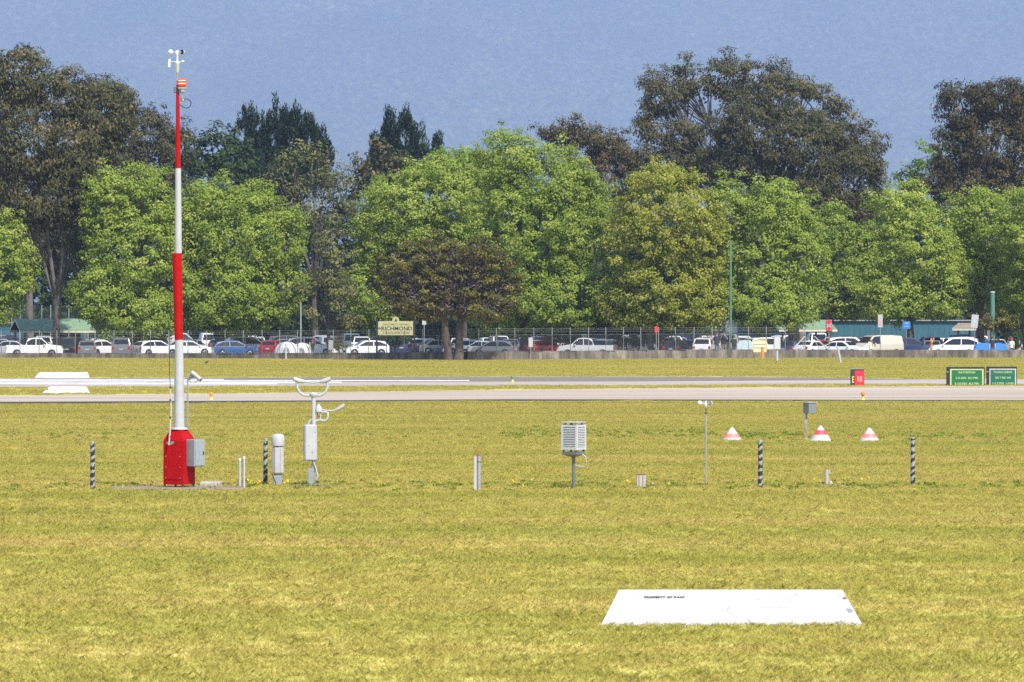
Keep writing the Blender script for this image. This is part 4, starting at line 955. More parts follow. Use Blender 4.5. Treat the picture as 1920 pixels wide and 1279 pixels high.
person(1861, 631, 465.5, 'stand', 'shirt_black', 'denim', 'person in dark clothes in front of the blue tarp', 0)
person(1897, 634, 466, 'stand', 'shirt_white', 'denim', 'person in a white shirt at the right end of the wall', -.4, 'shirt_red')
person(586, 638, 463, 'stand', 'shirt_black', 'denim', 'person in dark clothes and a red cap right of the dome tents', .5, 'shirt_red')

# ------------------------------------------------------------------ airfield signs, lights, gable markers, cones
def gable(px0, px1, rx0, rx1, ridge, base, Y, label, depth=1.1, marks=False):
    s = FPX / Y; c = (px0 + px1) / 2; root = empty('gable_marker', (gx(c, Y), Y, 0), label, 'marker', 'white gable markers')
    x0, x1, a0, a1 = [(q - c) / s for q in (px0, px1, rx0, rx1)]; h = (base - ridge) / s * 1.0; zr = h - depth * CAMZ / Y      # allow for looking down on the ridge
    zr = max(.3, zr); y0, y1, yr = 0, 2 * depth, depth; t = .02
    def pan(P, name, mat=M['white_gable']):
        n = (Vector(P[1]) - Vector(P[0])).cross(Vector(P[2]) - Vector(P[0])).normalized() * .012; k = len(P)
        mb = MB(); mb.add([Vector(p) for p in P] + [Vector(p) - n for p in P], [tuple(range(k)), tuple(range(2 * k - 1, k - 1, -1))] + [(i, i + k, (i + 1) % k + k, (i + 1) % k) for i in range(k)]); return mb.build(name, mat, root)
    f = pan([(x0, y0, -.02), (x1, y0, -.02), (a1, yr, zr), (a0, yr, zr)], 'front_panel'); b0, b1 = x0 + .8 * (a0 - x0), x1 + .8 * (a1 - x1); pan([(b1, y1, -.02), (b0, y1, -.02), (a0, yr + .016, zr), (a1, yr + .016, zr)], 'rear_panel')
    pan([(x1 + .003, y0, -.02), (b1 + .003, y1, -.02), (a1 + .003, yr, zr)], 'end_panel'); pan([(b0 - .003, y1, -.02), (x0 - .003, y0, -.02), (a0 - .003, yr, zr)], 'end_panel')
    MB().tube([(a0, yr + .005, zr), (a1, yr + .005, zr)], .009, 6).build('ridge_fold', M['white_gable'], root)
    sl = math.atan2(zr + .02, depth)
    def on(u, v, lift=.004): return (x0 + (x1 - x0) * u, depth * v - math.sin(sl) * lift, (zr + .02) * v - .02 + math.cos(sl) * lift)
    def hole(u, v, r=.022):
        MB().lathe([(r, 0), (r, .004)], 10).build('lifting_hole', M['rust'], root, on(u, v), (sl, 0, 0))
    if marks:
        hole(.94, .78, .03)
        o = link('lettering', text_mesh('PROPERTY OF RAAF', .06, M['black']), root, on(.25, .8, .008), (sl - R(90), 0, 0))
        MB().box((0, 0, 0), (.07, .1, .002)).build('scuff', M['galv'], root, on(.955, .45), (sl, 0, .3))
        for u in (.36, .52): MB().box((0, 0, 0), (.006, .92, .0016)).build('panel_seam', M['faint'], root, on(u, .5, .003), (sl, 0, -.1))
        for u, v in ((.21, .14), (.49, .5), (.57, .16), (.9, .12)): MB().box((0, 0, 0), (.012, .12, .0018)).build('scratch', M['galv'], root, on(u, v, .003), (sl, 0, random.uniform(-.6, .6)))
        for u, v, w_ in ((.66, .78, .5), (.66, .55, .42)): MB().box((0, 0, 0), (w_, .05, .0016)).build('faded_print', M['faint'], root, on(u, v), (sl, 0, 0))
    else: hole(.12 if 'front' in label or 'nearer' in label else .95, .6, .05)
M['white_gable'] = pbr('gable_white', (.43, .43, .44), .6, .03, 2, dirt=(.2, .2, .18), dirt_amt=.55, spec=.2); M['faint'] = pbr('faint_blue_print', (.4, .43, .47), .6, .03, 4)
gable(1125, 1620, 1163, 1588, 1106, 1174, gy(1174), 'large white gable marker lying in the near grass', .9, True)
gable(77, 170, 92, 160, 725, 738, gy(738), 'white gable marker on the grass strip, nearer of the two far markers', .6)
gable(64, 168, 72, 163, 700.5, 711.5, gy(710.5) + 3.5, 'white gable marker beyond the runway, farther of the two far markers', .6)
def cone(px, y0, y1, w_, bands, redmat, label):
    Y = gy(y1 - 1); s = FPX / Y; root = empty('cone_marker', (gx(px, Y), Y, 0), label, 'cone', 'striped cone markers'); h = (y1 - y0) / s; r = w_ / s / 2
    def rad(f): return r * (1 - f) * 1.0 + .035
    a, b = bands
    for f0, f1, nm, m in ((0, a, 'lower_band', M['white_gable']), (a, b, 'red_band', redmat), (b, .965, 'upper_band', M['white_gable'])):
        mb = MB(); prof = [(rad(f0), f0 * h - (.03 if f0 == 0 else 0)), (rad(f1), f1 * h)]
        if f1 > .9: prof += [(rad(1) * .8, h * .99), (.006, h)]
        mb.lathe(prof, 24); mb.build(nm, m, root)
cone(1372.5, 802, 827.5, 36, (.23, .53), M['red_fade'], 'cone marker with washed-out pink band beside the anemometer pole')
cone(1538.5, 799, 829.5, 41, (.44, .72), M['red_band'], 'cone marker with strong red band beside the box on a post')
cone(1630, 803, 829.5, 38, (.3, .6), M['red_fade'], 'cone marker with faded pink band standing alone on the right')
def green_sign(px0, px1, y0, y1, lines, label, edge, fac):
    Y = gy(y1 + 1); s = FPX / Y; c = (px0 + px1) / 2; root = empty('airfield_sign', (gx(c, Y), Y, 0), label, 'sign', 'green airfield check signs'); w_ = (px1 - px0) / s; h = (y1 - y0) / s
    MB().bbox((0, .18, h / 2), (w_, .3, h), .02).build('housing', M['frame_black'], root); fz = h * .46
    MB().box((w_ * .03, .018, fz), (w_ * .88, .02, h * .86)).build('border', edge, root); MB().box((w_ * .03, -.003, fz - h * .02), (w_ * .8, .014, h * .78)).build('face', fac, root)
    MB().box((-w_ / 2 + .05, .02, h * .73), (.1, .02, .035)).build('bracket', M['white'], root)
    for i, t in enumerate(lines): link('lettering', text_mesh(t, .16, M['sign_text'], sx=.95), root, (w_ * .03, -.014, fz + h * .24 - i * h * .3))
    for sx in (-.4, .4): MB().box((sx * w_, .2, -.02), (.08, .08, .1)).build('foot', M['galv'], root)
M['sign_text'] = pbr('sign_text', (.36, .48, .26), .5, .05, 4); M['edge_y'] = pbr('sign_edge', (.4, .46, .24), .5, .05, 4); M['sign_teal'] = pbr('sign_teal_green', (.002, .1, .06), .5, .05, 4)
green_sign(1775, 1846.5, 687, 722, ('INS POSITION', 'S 33 DEG  36.2 MIN', 'E 150 DEG  46.3 MIN'), 'green position sign with pale yellow lettering, wider of the pair', M['edge_y'], M['sign_green'])
green_sign(1850, 1907, 686.5, 721.5, ('TACAN CHECK', '102 T RIC 445', '117.3 DEG  1.4 NM'), 'green check sign with white border, narrower of the pair', M['white_gable'], M['sign_teal'])
def holding_sign():
    Y = gy(723.5); s = FPX / Y; root = empty('holding_sign', (gx(1608, Y), Y, 0), 'red holding position sign turned side on, with black and yellow end', 'sign'); h = 31 / s; w_ = 25 / s
    MB().bbox((0, .3, h / 2), (w_, .56, h), .02).build('housing', M['frame_black'], root)
    MB().box((-w_ * .36, .012, h * .47), (w_ * .24, .02, h * .9)).build('black_panel', M['dark_metal'], root); MB().box((w_ * .135, .008, h * .47), (w_ * .68, .02, h * .9)).build('red_panel', M['sign_red'], root)
    link('lettering', text_mesh('10-28', .42, M['white'], sx=.3), root, (w_ * .14, -.006, h * .4)); link('lettering', text_mesh('E', .5, M['yellow'], sx=.5), root, (-w_ * .34, -.002, h * .36))
    MB().box((0, .3, h + .012), (w_ + .04, .6, .024)).build('lid', M['galv'], root)
holding_sign()
def edge_light(px, y0, y1, lens, label):
    Y = gy(y1); s = FPX / Y; h = (y1 - y0) / s; root = empty('edge_light', (gx(px, Y), Y, 0), label, 'light', 'taxiway edge lights')
    MB().lathe([(.11, -.02), (.1, .02), (.055, .05), (.05, h * .5), (.07, h * .55)], 12).build('stem', M['yellow'], root); MB().lathe([(.085, h * .55), (.095, h * .62), (.095, h * .85), (.06, h * .97), (.01, h)], 12).build('lens', lens, root)
edge_light(396, 735.5, 749.5, M['orange'], 'small orange-topped edge light beside the mast'); edge_light(1618, 734, 750, M['orange'], 'small orange-topped edge light below the red holding sign')
edge_light(961, 704.5, 716.5, M['pole_green'], 'small green-topped edge light by the far pavement')
def bird():
    Y = gy(684); root = empty('bird', (gx(387, Y), Y, 0), 'small black bird on the far grass right of the mast', 'bird')
    mb = MB(); mb.tube([(-.2, 0, .13), (-.1, 0, .17), (0, 0, .2), (.08, 0, .24), (.12, 0, .29), (.17, 0, .29), (.22, 0, .28)], [.012, .035, .065, .055, .038, .03, .004], 10); mb.build('body', M['frame_black'], root)
    for sy in (-.02, .02): MB().tube([(0, sy, .16), (.01, sy, .08), (0, sy, 0), (.03, sy, 0)], .006, 5).build('leg', M['dark_grey'], root)
bird()

# ------------------------------------------------------------------ weather station in front
def frame(px, py, Y=None):
    Y = Y or gy(py); s = FPX / Y
    return Y, s, (lambda x, y, d=0: Vector(((x - px) / s, d, (py - y) / s)))
def mast():
    Y, s, L = frame(335, 915, 120.0)
    root = empty('wind_mast', (gx(335, Y), Y, 0), 'tall red and white weather mast with wind instruments on a red pedestal', 'mast')
    z = lambda y: .07 + (915 - y) / s
    def seg(y0, y1, xa0, xa1, xb0, xb1, name, mat):          # y0 lower row
        a = Vector(((xa0 + xa1) / 2 - 335, 0, 0)) / s; b = Vector(((xb0 + xb1) / 2 - 335, 0, 0)) / s; a.z, b.z = z(y0), z(y1)
        MB().tube([a, b], [(xa1 - xa0) / 2 / s, (xb1 - xb0) / 2 / s], 24).build(name, M[mat], root)
    seg(808, 641, 326, 346, 328, 343.6, 'lower_white_section', 'white'); seg(641, 478.5, 327.3, 343.3, 322.5, 341, 'lower_red_section', 'red')
    seg(478.5, 319.5, 327.8, 341, 328.6, 339.4, 'upper_white_section', 'white'); seg(319.5, 163, 328.8, 338.8, 330.2, 336.4, 'upper_red_section', 'red')
    # pedestal: square box turned so two faces show
    S = .54; th = R(-27.8); h = z(829); ht = z(809); cx_ = 1 / s
    def ring(k, zz): return [(cx_ + k * S / 2 * (a * math.cos(th) - b * math.sin(th)), k * S / 2 * (a * math.sin(th) + b * math.cos(th)), zz) for a, b in ((-1, -1), (1, -1), (1, 1), (-1, 1))]
    mb = MB(); V = ring(1, .11) + ring(1, h) + ring(.56, ht); mb.add(V, [(3, 2, 1, 0)] + [(r * 4 + i, r * 4 + (i + 1) % 4, r * 4 + 4 + (i + 1) % 4, r * 4 + 4 + i) for r in (0, 1) for i in range(4)] + [(8, 9, 10, 11)]); mb.build('pedestal', M['red'], root)
    MB().lathe([(.2, ht), (.2, ht + .03), (.15, ht + .05)], 20, (cx_, 0, 0)).build('collar', M['white'], root)
    for p in ring(.9, 0): MB().tube([(p[0], p[1], .05), (p[0], p[1], .125)], .025, 8).build('foot_bolt', M['dark_metal'], root)
    fx_ = Vector((math.cos(th), math.sin(th), 0)); fn_ = Vector((math.sin(th), -math.cos(th), 0)); ap = Vector((cx_, 0, 0)) + fn_ * (S / 2 + .004)
    MB().box((0, 0, 0), (S * .8, .01, .58)).build('access_panel', M['red'], root, (ap.x, ap.y, .52), (0, 0, th))
    for a in (-.19, .19):
        for zz in (.27, .52, .77): q = ap + fn_ * .006 + fx_ * a; MB().lathe([(.012, -.006), (.012, .006)], 8, axis='Y').build('panel_bolt', M['galv'], root, (q.x, q.y, zz), (0, 0, th))
    # grey cabinet on the right face
    c0 = L(366, 852.5); cb = MB().bbox((0, 0, 0), (.33, .3, .63), .012).build('cabinet', M['grey_cab'], root, (c0.x + .02, -.2, c0.z + .07), (0, 0, R(45)))
    MB().box((0, -.155, 0), (.29, .012, .58)).build('door', M['grey_cab'], cb); MB().box((.1, -.17, 0), (.02, .02, .08)).build('handle', M['dark_metal'], cb)
    # plaque with a worn emblem
    n = Vector((math.sin(th) * -1 * -1, -math.cos(th), 0)); 
    fx = Vector((math.cos(th), math.sin(th), 0)); fn = Vector((math.sin(th), -math.cos(th), 0)); pc = Vector((cx_, 0, 0)) + fn * (S / 2 + .004) - fx * .09
    pq = MB(); pq.prism([(-.1, -.02), (-.03, -.06), (.05, -.05), (.12, .0), (.1, .03), (.02, .02), (-.06, .035)], -.003, .003); pq.build('emblem', M['galv'], root, (pc.x, pc.y, z(833)), (0, 0, th))
    pq = MB(); pq.prism([(-.05, -.01), (.0, -.03), (.04, .0), (.0, .012)], -.003, .003); pq.build('emblem_mark', M['dark_grey'], root, (pc.x + .0, pc.y - .006, z(833)), (0, 0, th))
    # conduit and cable on the left
    MB().tube([L(318, 832, -.3), L(320, 812, -.28), L(320.5, 790, -.2), L(321.8, 770, -.15), L(320.5, 745, -.12), L(320, 724, -.12)], .017, 8).build('conduit', M['white'], root)
    for y in (724, 748, 780, 816): MB().tube([L(318.6, y, -.14 - (y - 724) * .0015), L(322, y, -.14 - (y - 724) * .0015)], .022, 8).build('clamp', M['dark_metal'], root)
    MB().tube([L(320, 726, -.12), L(318.6, 700, -.12), L(318.4, 660, -.12), L(319.5, 600, -.1), L(322.3, 500, -.1)], .0085, 6).build('cable', M['black'], root)
    MB().tube([L(300, 917, -.42), L(312, 914.5, -.4), L(324, 914, -.36), L(326, 911, -.33)], .018, 8).build('base_conduit', M['white'], root)
    # obstruction light and brackets
    o = L(341.5, 153); ob = MB().bbox((0, 0, 0), (.21, .16, .2), .03).build('obstruction_light', M['orange_red'], root, o)
    for dz in (.045, -.025): MB().bbox((0, -.006, dz), (.17, .16, .035), .012).build('lens_band', M['lens_white'], ob)
    MB().bbox((0, 0, 0), (.2, .12, .05), .01).build('bracket', M['galv'], root, L(341.5, 163.5)); MB().bbox((0, 0, 0), (.1, .1, .07), .01).build('bracket', M['galv'], root, L(343, 168.5))
    for y in (163, 167, 171): MB().tube([L(325.5, y, -.05), L(340, y + .6, -.05)], .012, 6).build('clamp', M['dark_metal'], root)
    MB().tube([L(342, 170), L(342, 182)], .012, 6).build('drop_rod', M['galv'], root); MB().bbox((0, 0, 0), (.1, .07, .07), .01).build('junction_box', M['dark_grey'], root, L(342.5, 185)); MB().lathe([(.018, 0), (.018, .01)], 10, axis='Y').build('amber_cap', M['yellow'], root, L(343.5, 185.5, -.045))
    MB().tube([L(345, 184), L(351, 183.5), L(357, 187), L(358.5, 193), L(355, 199), L(349, 201), L(342, 198), L(336, 193)], .011, 8).build('cable_loop', M['black'], root)
    # wind vane and cup anemometer
    MB().tube([L(332.5, 163), L(332.5, 135)], .017, 8).build('top_rod', M['galv'], root)
    c = L(332.5, 135); MB().lathe([(.025, 0), (.045, .02), (.048, .22), (.055, .23), (.055, .255), (.02, .27), (.018, .42)], 16).build('sensor_body', M['sensor_grey'], root, c)
    MB().tube([L(319, 113.6), L(344, 113.6)], .009, 6).build('vane_arm', M['sensor_grey'], root); MB().bbox((0, 0, 0), (.055, .012, .235), .004).build('vane_tail', M['sensor_grey'], root, L(317.5, 115)); MB().lathe([(.004, -.04), (.03, -.015), (.03, .02), (.004, .045)], 10, axis='X').build('counterweight', M['sensor_grey'], root, L(342.5, 113.4))
    hub = L(332, 96); MB().lathe([(.02, -.1), (.035, -.06), (.045, -.01), (.03, .03), (.005, .04)], 14).build('cup_hub', M['sensor_grey'], root, hub)
    cups(root, hub, .16, .062, 200)
    return root
def cups(root, hub, arm, r, a0, mat='sensor_grey'):
    mb = MB(); prof = [(r * math.cos(t), r * math.sin(t)) for t in np.linspace(0, math.pi / 2 * .97, 7)]; prof += [(r * .93 * math.cos(t), r * .93 * math.sin(t)) for t in np.linspace(math.pi / 2 * .97, 0, 7)]
    me = None
    for k in range(3):
        a = R(a0 + 120 * k); d = Vector((math.cos(a), math.sin(a), 0)); MB().tube([hub, hub + d * arm], .008, 6).build('cup_arm', M[mat], root)
        if me is None: m_ = MB(); m_.lathe(prof, 18, axis='Y'); me = m_.mesh('cup', M[mat])
        o = link('cup', me, root, hub + d * arm, (0, 0, a))
M['orange_red'] = pbr('obstruction_red', (.7, .05, .015), .3, .06, 8); M['lens_white'] = pbr('lens_white', (.85, .72, .62), .25, .05, 8); M['sensor_grey'] = pbr('sensor_grey', (.5, .52, .52), .4, .06, 8)
mast()
def slab(px0, px1, Y0, Y1, h, mat, label):
    root = MB(); x0, x1 = gx(px0, 120), gx(px1, 120); n = 18
    top = [(x0 + (x1 - x0) * i / n + random.uniform(-.02, .02), Y0 + random.uniform(-.02, .02)) for i in range(n + 1)] + [(x1 - (x1 - x0) * i / n, Y1) for i in range(n + 1)]; c = Vector((((x0 + x1) / 2), (Y0 + Y1) / 2, 0)); k = len(top)
    root.add([(p[0] - c.x, p[1] - c.y, -.1) for p in top] + [(p[0] - c.x, p[1] - c.y, h - .015) for p in top] + [((p[0] - c.x) * .99, (p[1] - c.y) * .97, h) for p in top], [tuple(range(2 * k, 3 * k))] + [(i + j * k, (i + 1) % k + j * k, (i + 1) % k + k + j * k, i + k + j * k) for i in range(k) for j in (0, 1)])
    o = root.build('concrete_slab', M[mat], None, c); tag(o, label, 'slab', 'concrete footings')
slab(209, 458, 119.1, 120.6, .055, 'slab', 'long thin concrete slab under the red and white mast')
slab(366, 405, 121.4, 122.6, .1, 'concrete', 'small pale concrete pad behind the red pedestal')
def camera_post():
    Y, s, L = frame(352, 915, 121.6); s_ = s; root = empty('camera_post', (gx(352, Y), Y, 0), 'thin grey post carrying a white tubular camera beside the mast', 'camera')
    MB().tube([(0, 0, 0), L(352, 700)], .02, 8).build('post', M['galv'], root)
    MB().tube([L(359, 700, -.1), L(366, 705, -.1), L(375.5, 714, -.1)], [.045, .05, .05], 12).build('camera_housing', M['white'], root); MB().tube([L(375, 713.4, -.1), L(378, 715.8, -.1)], .04, 12).build('lens_hood', M['dark_metal'], root)
    mb = MB(); mb.prism([(L(353, 702).x, L(0, 702).z), (L(361, 702).x, L(0, 702).z), (L(367, 709).x, L(0, 709).z), (L(353, 716).x, L(0, 716).z)], -.02, .02); mb.build('bracket', M['galv'], root)
    MB().tube([L(354, 716), L(360, 721), L(367, 719.5), L(372, 715, -.08)], .007, 6).build('cable', M['dark_grey'], root)
camera_post()
def stripe_post(px, y0, y1, w_, label):
    Y = gy(y1); s = FPX / Y; h = (y1 - y0) / s; r = w_ / 2 / s; root = empty('striped_post', (gx(px, Y), Y, 0), label, 'post', 'grey and black striped timber posts', random.uniform(0, 6)); root.rotation_euler[1] = random.uniform(-.012, .012)
    mb = MB(); mb.tube([(0, 0, -.1), (.0, 0, h * .35), (.006, 0, h * .7), (0, 0, h)], [r * 1.06, r, r * .98, r * .97], 16); mb.build('shaft', M['spiral'], root); MB().lathe([(r, h), (r * .9, h + .012), (.01, h + .018)], 16).build('worn_top', M['galv'], root)
stripe_post(173.5, 829, 919.5, 8.6, 'spiral striped post standing alone left of the mast'); stripe_post(497.5, 823, 909, 8.4, 'spiral striped post beside the white capped pillar')
stripe_post(1425.5, 826, 916, 8.8, 'spiral striped post right of the thin anemometer pole'); stripe_post(1711.5, 822, 912, 8.4, 'spiral striped post farthest right, past the cone markers')
def pipe_post(px, y0, y1, w_, label):
    Y = gy(y1); s = FPX / Y; h = (y1 - y0) / s; r = w_ / 2 / s; root = empty('conduit_stub', (gx(px, Y), Y, 0), label, 'pipe', 'white pipe stubs by the mast slab'); root.rotation_euler[1] = random.uniform(-.02, .02)
    MB().tube([(0, 0, -.1), (0, 0, h - .06)], r, 12).build('pipe', M['white'], root); MB().lathe([(r * 1.18, h - .07), (r * 1.18, h - .01), (r * .8, h), (.005, h)], 12).build('cap', M['white_clean'], root)
pipe_post(449.5, 859, 916, 4.6, 'shorter white pipe stub at the end of the mast slab'); pipe_post(457.5, 856, 917.5, 4.4, 'taller white pipe stub at the end of the mast slab')
def pillar():
    Y, s, L = frame(521, 911); root = empty('capped_pillar', (gx(521, Y), Y, 0), 'white rounded pillar with a cap and grey foot beside a striped post', 'pillar')
    w_ = 23 / s; MB().bbox((0, 0, L(0, 863).z), (w_ * .94, w_ * .9, L(0, 835).z - L(0, 892).z), .07).build('body', M['white'], root)
    MB().lathe([(w_ * .52, 0), (w_ * .54, .03), (w_ * .54, .2), (w_ * .45, .26), (w_ * .25, .285), (.01, .29)], 20).build('cap', M['white'], root, L(521, 836)); MB().bbox((-.01, 0, .12), (w_ * .76, w_ * .75, .26), .02).build('foot', M['grey_cab'], root)
    for dx in (-.06, .07): MB().box((dx, -w_ * .45 - .003, L(0, 862).z), (.006, .006, .62)).build('seam', M['galv'], root)
    MB().tube([L(510.5, 888, -.17), L(519, 909, -.16)], .012, 6).build('stay', M['black'], root); MB().bbox((0, 0, 0), (.07, .05, .06), .01).build('rusty_hinge', M['rust'], root, L(511, 886.5, -.17)); MB().bbox((0, 0, .015), (.26, .26, .03), .008).build('base_plate', M['rust'], root)
pillar()
def vis_sensor():
    Y, s, L = frame(586, 911); root = empty('visibility_sensor', (gx(586, Y), Y, 0), 'white visibility sensor with forked arms above a white box', 'sensor')
    MB().bbox((0, 0, 0), (.3, .22, L(0, 796).z - L(0, 864).z), .03).build('enclosure', M['white'], root, L(581.5, 830), (0, 0, R(14))); e = MB().bbox((0, 0, 0), (.1, .2, .82), .01)
    MB().tube([(0, 0, 0), L(588, 864), L(588, 800)], .045, 10).build('lower_post', M['galv'], root); MB().tube([L(588, 797), L(588, 742)], .052, 12).build('upper_post', M['white'], root)
    P = [L(556.5, 716), L(557.3, 728), L(562, 736), L(569, 741), L(577, 741.8), L(588, 740.5), L(599, 741.8), L(606, 739), L(611.5, 733), L(613.8, 726), L(614, 716)]
    MB().tube(P, .03, 10).build('fork', M['white'], root); MB().lathe([(.06, -.04), (.1, .02), (.09, .06), (.03, .08)], 12).build('fork_hub', M['white'], root, L(588, 742))
    for a, b, c in ((L(550.5, 710), L(561, 714.5), L(571, 715.5)), (L(619.5, 710), L(610, 714), L(601, 716))): MB().tube([a, b, c], [.05, .062, .04], 12).build('sensor_head', M['white'], root)
    MB().tube([L(571, 715.5), L(586, 717.5), L(601, 716)], .022, 8).build('cross_bar', M['white'], root)
    # side arm with present-weather head
    MB().tube([L(590, 792), L(593, 789), L(600, 787.5), L(606, 789), L(612, 788), L(615, 782), L(614.5, 774), L(609, 772), L(601, 774), L(600.5, 786)], .027, 8).build('looped_arm', M['white'], root)
    MB().tube([L(578, 796), L(580, 790), L(584, 787)], .027, 8).build('elbow', M['white'], root)
    MB().lathe([(.085, -.07), (.09, .0), (.05, .07), (.012, .13)], 14).build('side_head', M['white'], root, L(597.5, 767)); MB().tube([L(600, 768), L(620, 770.5), L(629, 769)], .017, 8).build('side_arm', M['white'], root); MB().tube([L(628, 769.3), L(637, 765), L(646, 760)], [.028, .042, .05], 10).build('side_tube', M['white'], root)
    MB().tube([L(594.5, 772, -.05), L(596, 779, -.05), L(600, 781, -.05)], .012, 6).build('cable', M['black'], root)
    MB().tube([L(588, 866, -.06), L(593, 880, -.06), L(596, 893, -.06), L(593, 899, -.06)], .02, 8).build('drop_conduit', M['white'], root); MB().bbox((0, 0, 0), (.14, .14, .36), .01).build('base_box', M['grey_cab'], root, L(583, 893, -.03)); MB().bbox((0, 0, .03), (.34, .34, .05), .01).build('base_plate', M['galv'], root)
    for dx in (-.14, .14): MB().tube([(dx, -.14, .03), (dx, -.14, .12)], .018, 6).build('anchor_bolt', M['dark_metal'], root)
    for x, y in ((579, 835), (587, 846), (593, 806)): MB().lathe([(.012, 0), (.012, .012)], 8, axis='Y').build('rivet', M['galv'], root, L(x, y, -.135))
vis_sensor()
slab(540, 640, 120.9, 122.3, .025, 'slab', 'thin cracked concrete footing under the visibility sensor')
def twin_post():
    Y, s, L = frame(896, 919.5); root = empty('guide_post', (gx(896, Y), Y, 0), 'grey steel post with white strip and rusty top in open grass', 'post'); h = L(0, 853).z
    MB().tube([(.025, 0, -.1), (.025, 0, h)], .05, 12).build('steel_post', M['galv'], root); MB().lathe([(.056, h - .02), (.056, h + .01), (.02, h + .035), (.012, h + .05)], 12).build('rusty_cap', M['rust'], root, (.025, 0, 0)); MB().box((-.058, -.02, L(0, 888).z), (.062, .035, L(0, 857).z + .03)).build('white_strip', M['white'], root); MB().lathe([(.053, 0), (.053, .015)], 12).build('ring', M['dark_metal'], root, (.025, 0, L(0, 866.5).z))
twin_post()
def screen():
    Y, s, L = frame(1075.5, 917.5); root = empty('instrument_screen', (gx(1075.5, Y), Y, 0), 'small white louvred instrument screen on a dark grey post', 'instrument screen', None, 0)
    MB().tube([(0, 0, -.1), L(1075.5, 850)], .042, 12).build('post', M['dark_grey'], root); MB().lathe([(.05, 0), (.055, .06), (.05, .1)], 12).build('collar', M['dark_metal'], root, L(1075.5, 858))
    th = R(-32); hw = .215; zb, zt = L(0, 843).z, L(0, 797).z; C = Vector((0, 0, 0)); rot = lambda x, y: (x * math.cos(th) - y * math.sin(th), x * math.sin(th) + y * math.cos(th))
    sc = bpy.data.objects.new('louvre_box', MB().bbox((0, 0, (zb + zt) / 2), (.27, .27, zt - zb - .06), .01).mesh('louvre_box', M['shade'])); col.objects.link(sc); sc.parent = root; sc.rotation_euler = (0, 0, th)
    for a in (-1, 1):
        for b in (-1, 1): MB().box((a * .19, b * .19, (zb + zt) / 2), (.05, .05, zt - zb + .02)).build('corner_post', M['white_clean'], sc)
    n = 12; sl = MB(); sl.box((0, 0, 0), (.335, .05, .012), rx=R(38)); sm = sl.mesh('slat', M['white_clean'])
    for f in range(4):
        for i in range(n):
            zz = zb + .05 + (zt - zb - .1) * (i + .5) / n; a = f * math.pi / 2; link('slat', sm, sc, (math.sin(a) * .19, -math.cos(a) * .19, zz), (0, 0, a))
        for zz in (zb + .025, zt - .02): a = f * math.pi / 2; MB().box((0, 0, 0), (.335, .03, .045)).build('rail', M['white_clean'], sc, (math.sin(a) * .195, -math.cos(a) * .195, zz), (0, 0, a))
    for k in range(4): MB().box(((-1) ** k * .15, (-1) ** (k // 2) * .15, zt + .025), (.05, .05, .06)).build('roof_spacer', M['white_clean'], sc)
    MB().bbox((0, 0, zt + .065), (.44, .44, .025), .008).build('roof', M['white'], sc); b = MB(); b.add([(x, y, zb - .05) for x, y in ((-.2, -.2), (.2, -.2), (.2, .2), (-.2, .2))] + [(x, y, zb - .11) for x, y in ((-.2, -.2), (.2, -.2), (.2, .2), (-.2, .2))] + [(x, y, zb - .17) for x, y in ((-.06, -.06), (.06, -.06), (.06, .06), (-.06, .06))], [(0, 1, 2, 3)] + [(r * 4 + (i + 1) % 4, r * 4 + i, r * 4 + 4 + i, r * 4 + 4 + (i + 1) % 4) for r in (0, 1) for i in range(4)] + [(11, 10, 9, 8)]); b.build('tray', M['dark_grey'], sc)
    for a in (-1, 1):
        for b_ in (-1, 1): MB().box((a * .17, b_ * .17, zb - .025), (.035, .035, .05)).build('spacer', M['dark_grey'], sc)
    MB().tube([L(1092, 851, -.1), L(1098, 857, -.1), L(1100, 867, -.08), L(1097.5, 875, -.04), L(1088, 874.5, -.03), L(1079, 872.5)], .013, 8).build('conduit', M['white'], root)
M['shade'] = pbr('screen_gap_shade', (.07, .07, .07), .8, .05, 6)  # dark colour stands in for the shade between the slats
screen()
def stub_block():
    Y, s, L = frame(1202, 915.5); root = empty('concrete_stub', (gx(1202, Y), Y, 0), 'squat grey box stub with brown lid standing on a small slab', 'stub')
    MB().bbox((0, 0, .17), (.215, .2, .3), .012).build('box', M['concrete'], root); MB().bbox((0, 0, .33), (.235, .22, .025), .01).build('lid', M['rust'], root); MB().bbox((.02, 0, 0), (.36, .34, .05), .01).build('footing', M['slab'], root)
    for dx in (-.05, .04): MB().box((dx, -.103, .17), (.012, .008, .26)).build('seam', M['dark_grey'], root)
stub_block()
for px, py, ln, lb in ((1228, 913, .08, 'bent white pipe end in the grass right of the squat box stub'), (1251, 912, .02, 'dark tipped small pipe end left of the anemometer pole')):
    Y, s, L = frame(px, py); root = empty('pipe_end', (gx(px, Y), Y, 0), lb, 'pipe'); MB().tube([(0, 0, -.03), (-.01, 0, .05), (-ln, 0, .085)], .022, 8).build('pipe', M['galv'], root); MB().tube([(-ln, 0, .085), (-ln - .02, 0, .092)], .025, 8).build('end', M['dark_metal'], root)
def low_anemometer():
    Y, s, L = frame(1323.5, 911.5); root = empty('cup_anemometer', (gx(1323.5, Y), Y, 0), 'thin grey pole topped by a small three-cup anemometer', 'anemometer')
    MB().tube([(0, 0, -.1), L(1323.5, 775)], .019, 10).build('pole', M['galv'], root); MB().lathe([(.024, -.03), (.024, .02), (.012, .03), (.012, .1)], 10).build('coupling', M['dark_metal'], root, L(1323.5, 774)); MB().lathe([(.012, -.03), (.04, .0), (.045, .06), (.02, .1)], 12).build('hub', M['sensor_grey'], root, L(1323.3, 762))
    hub = L(1323, 756); cups(root, hub, .145, .062, 195)
low_anemometer()
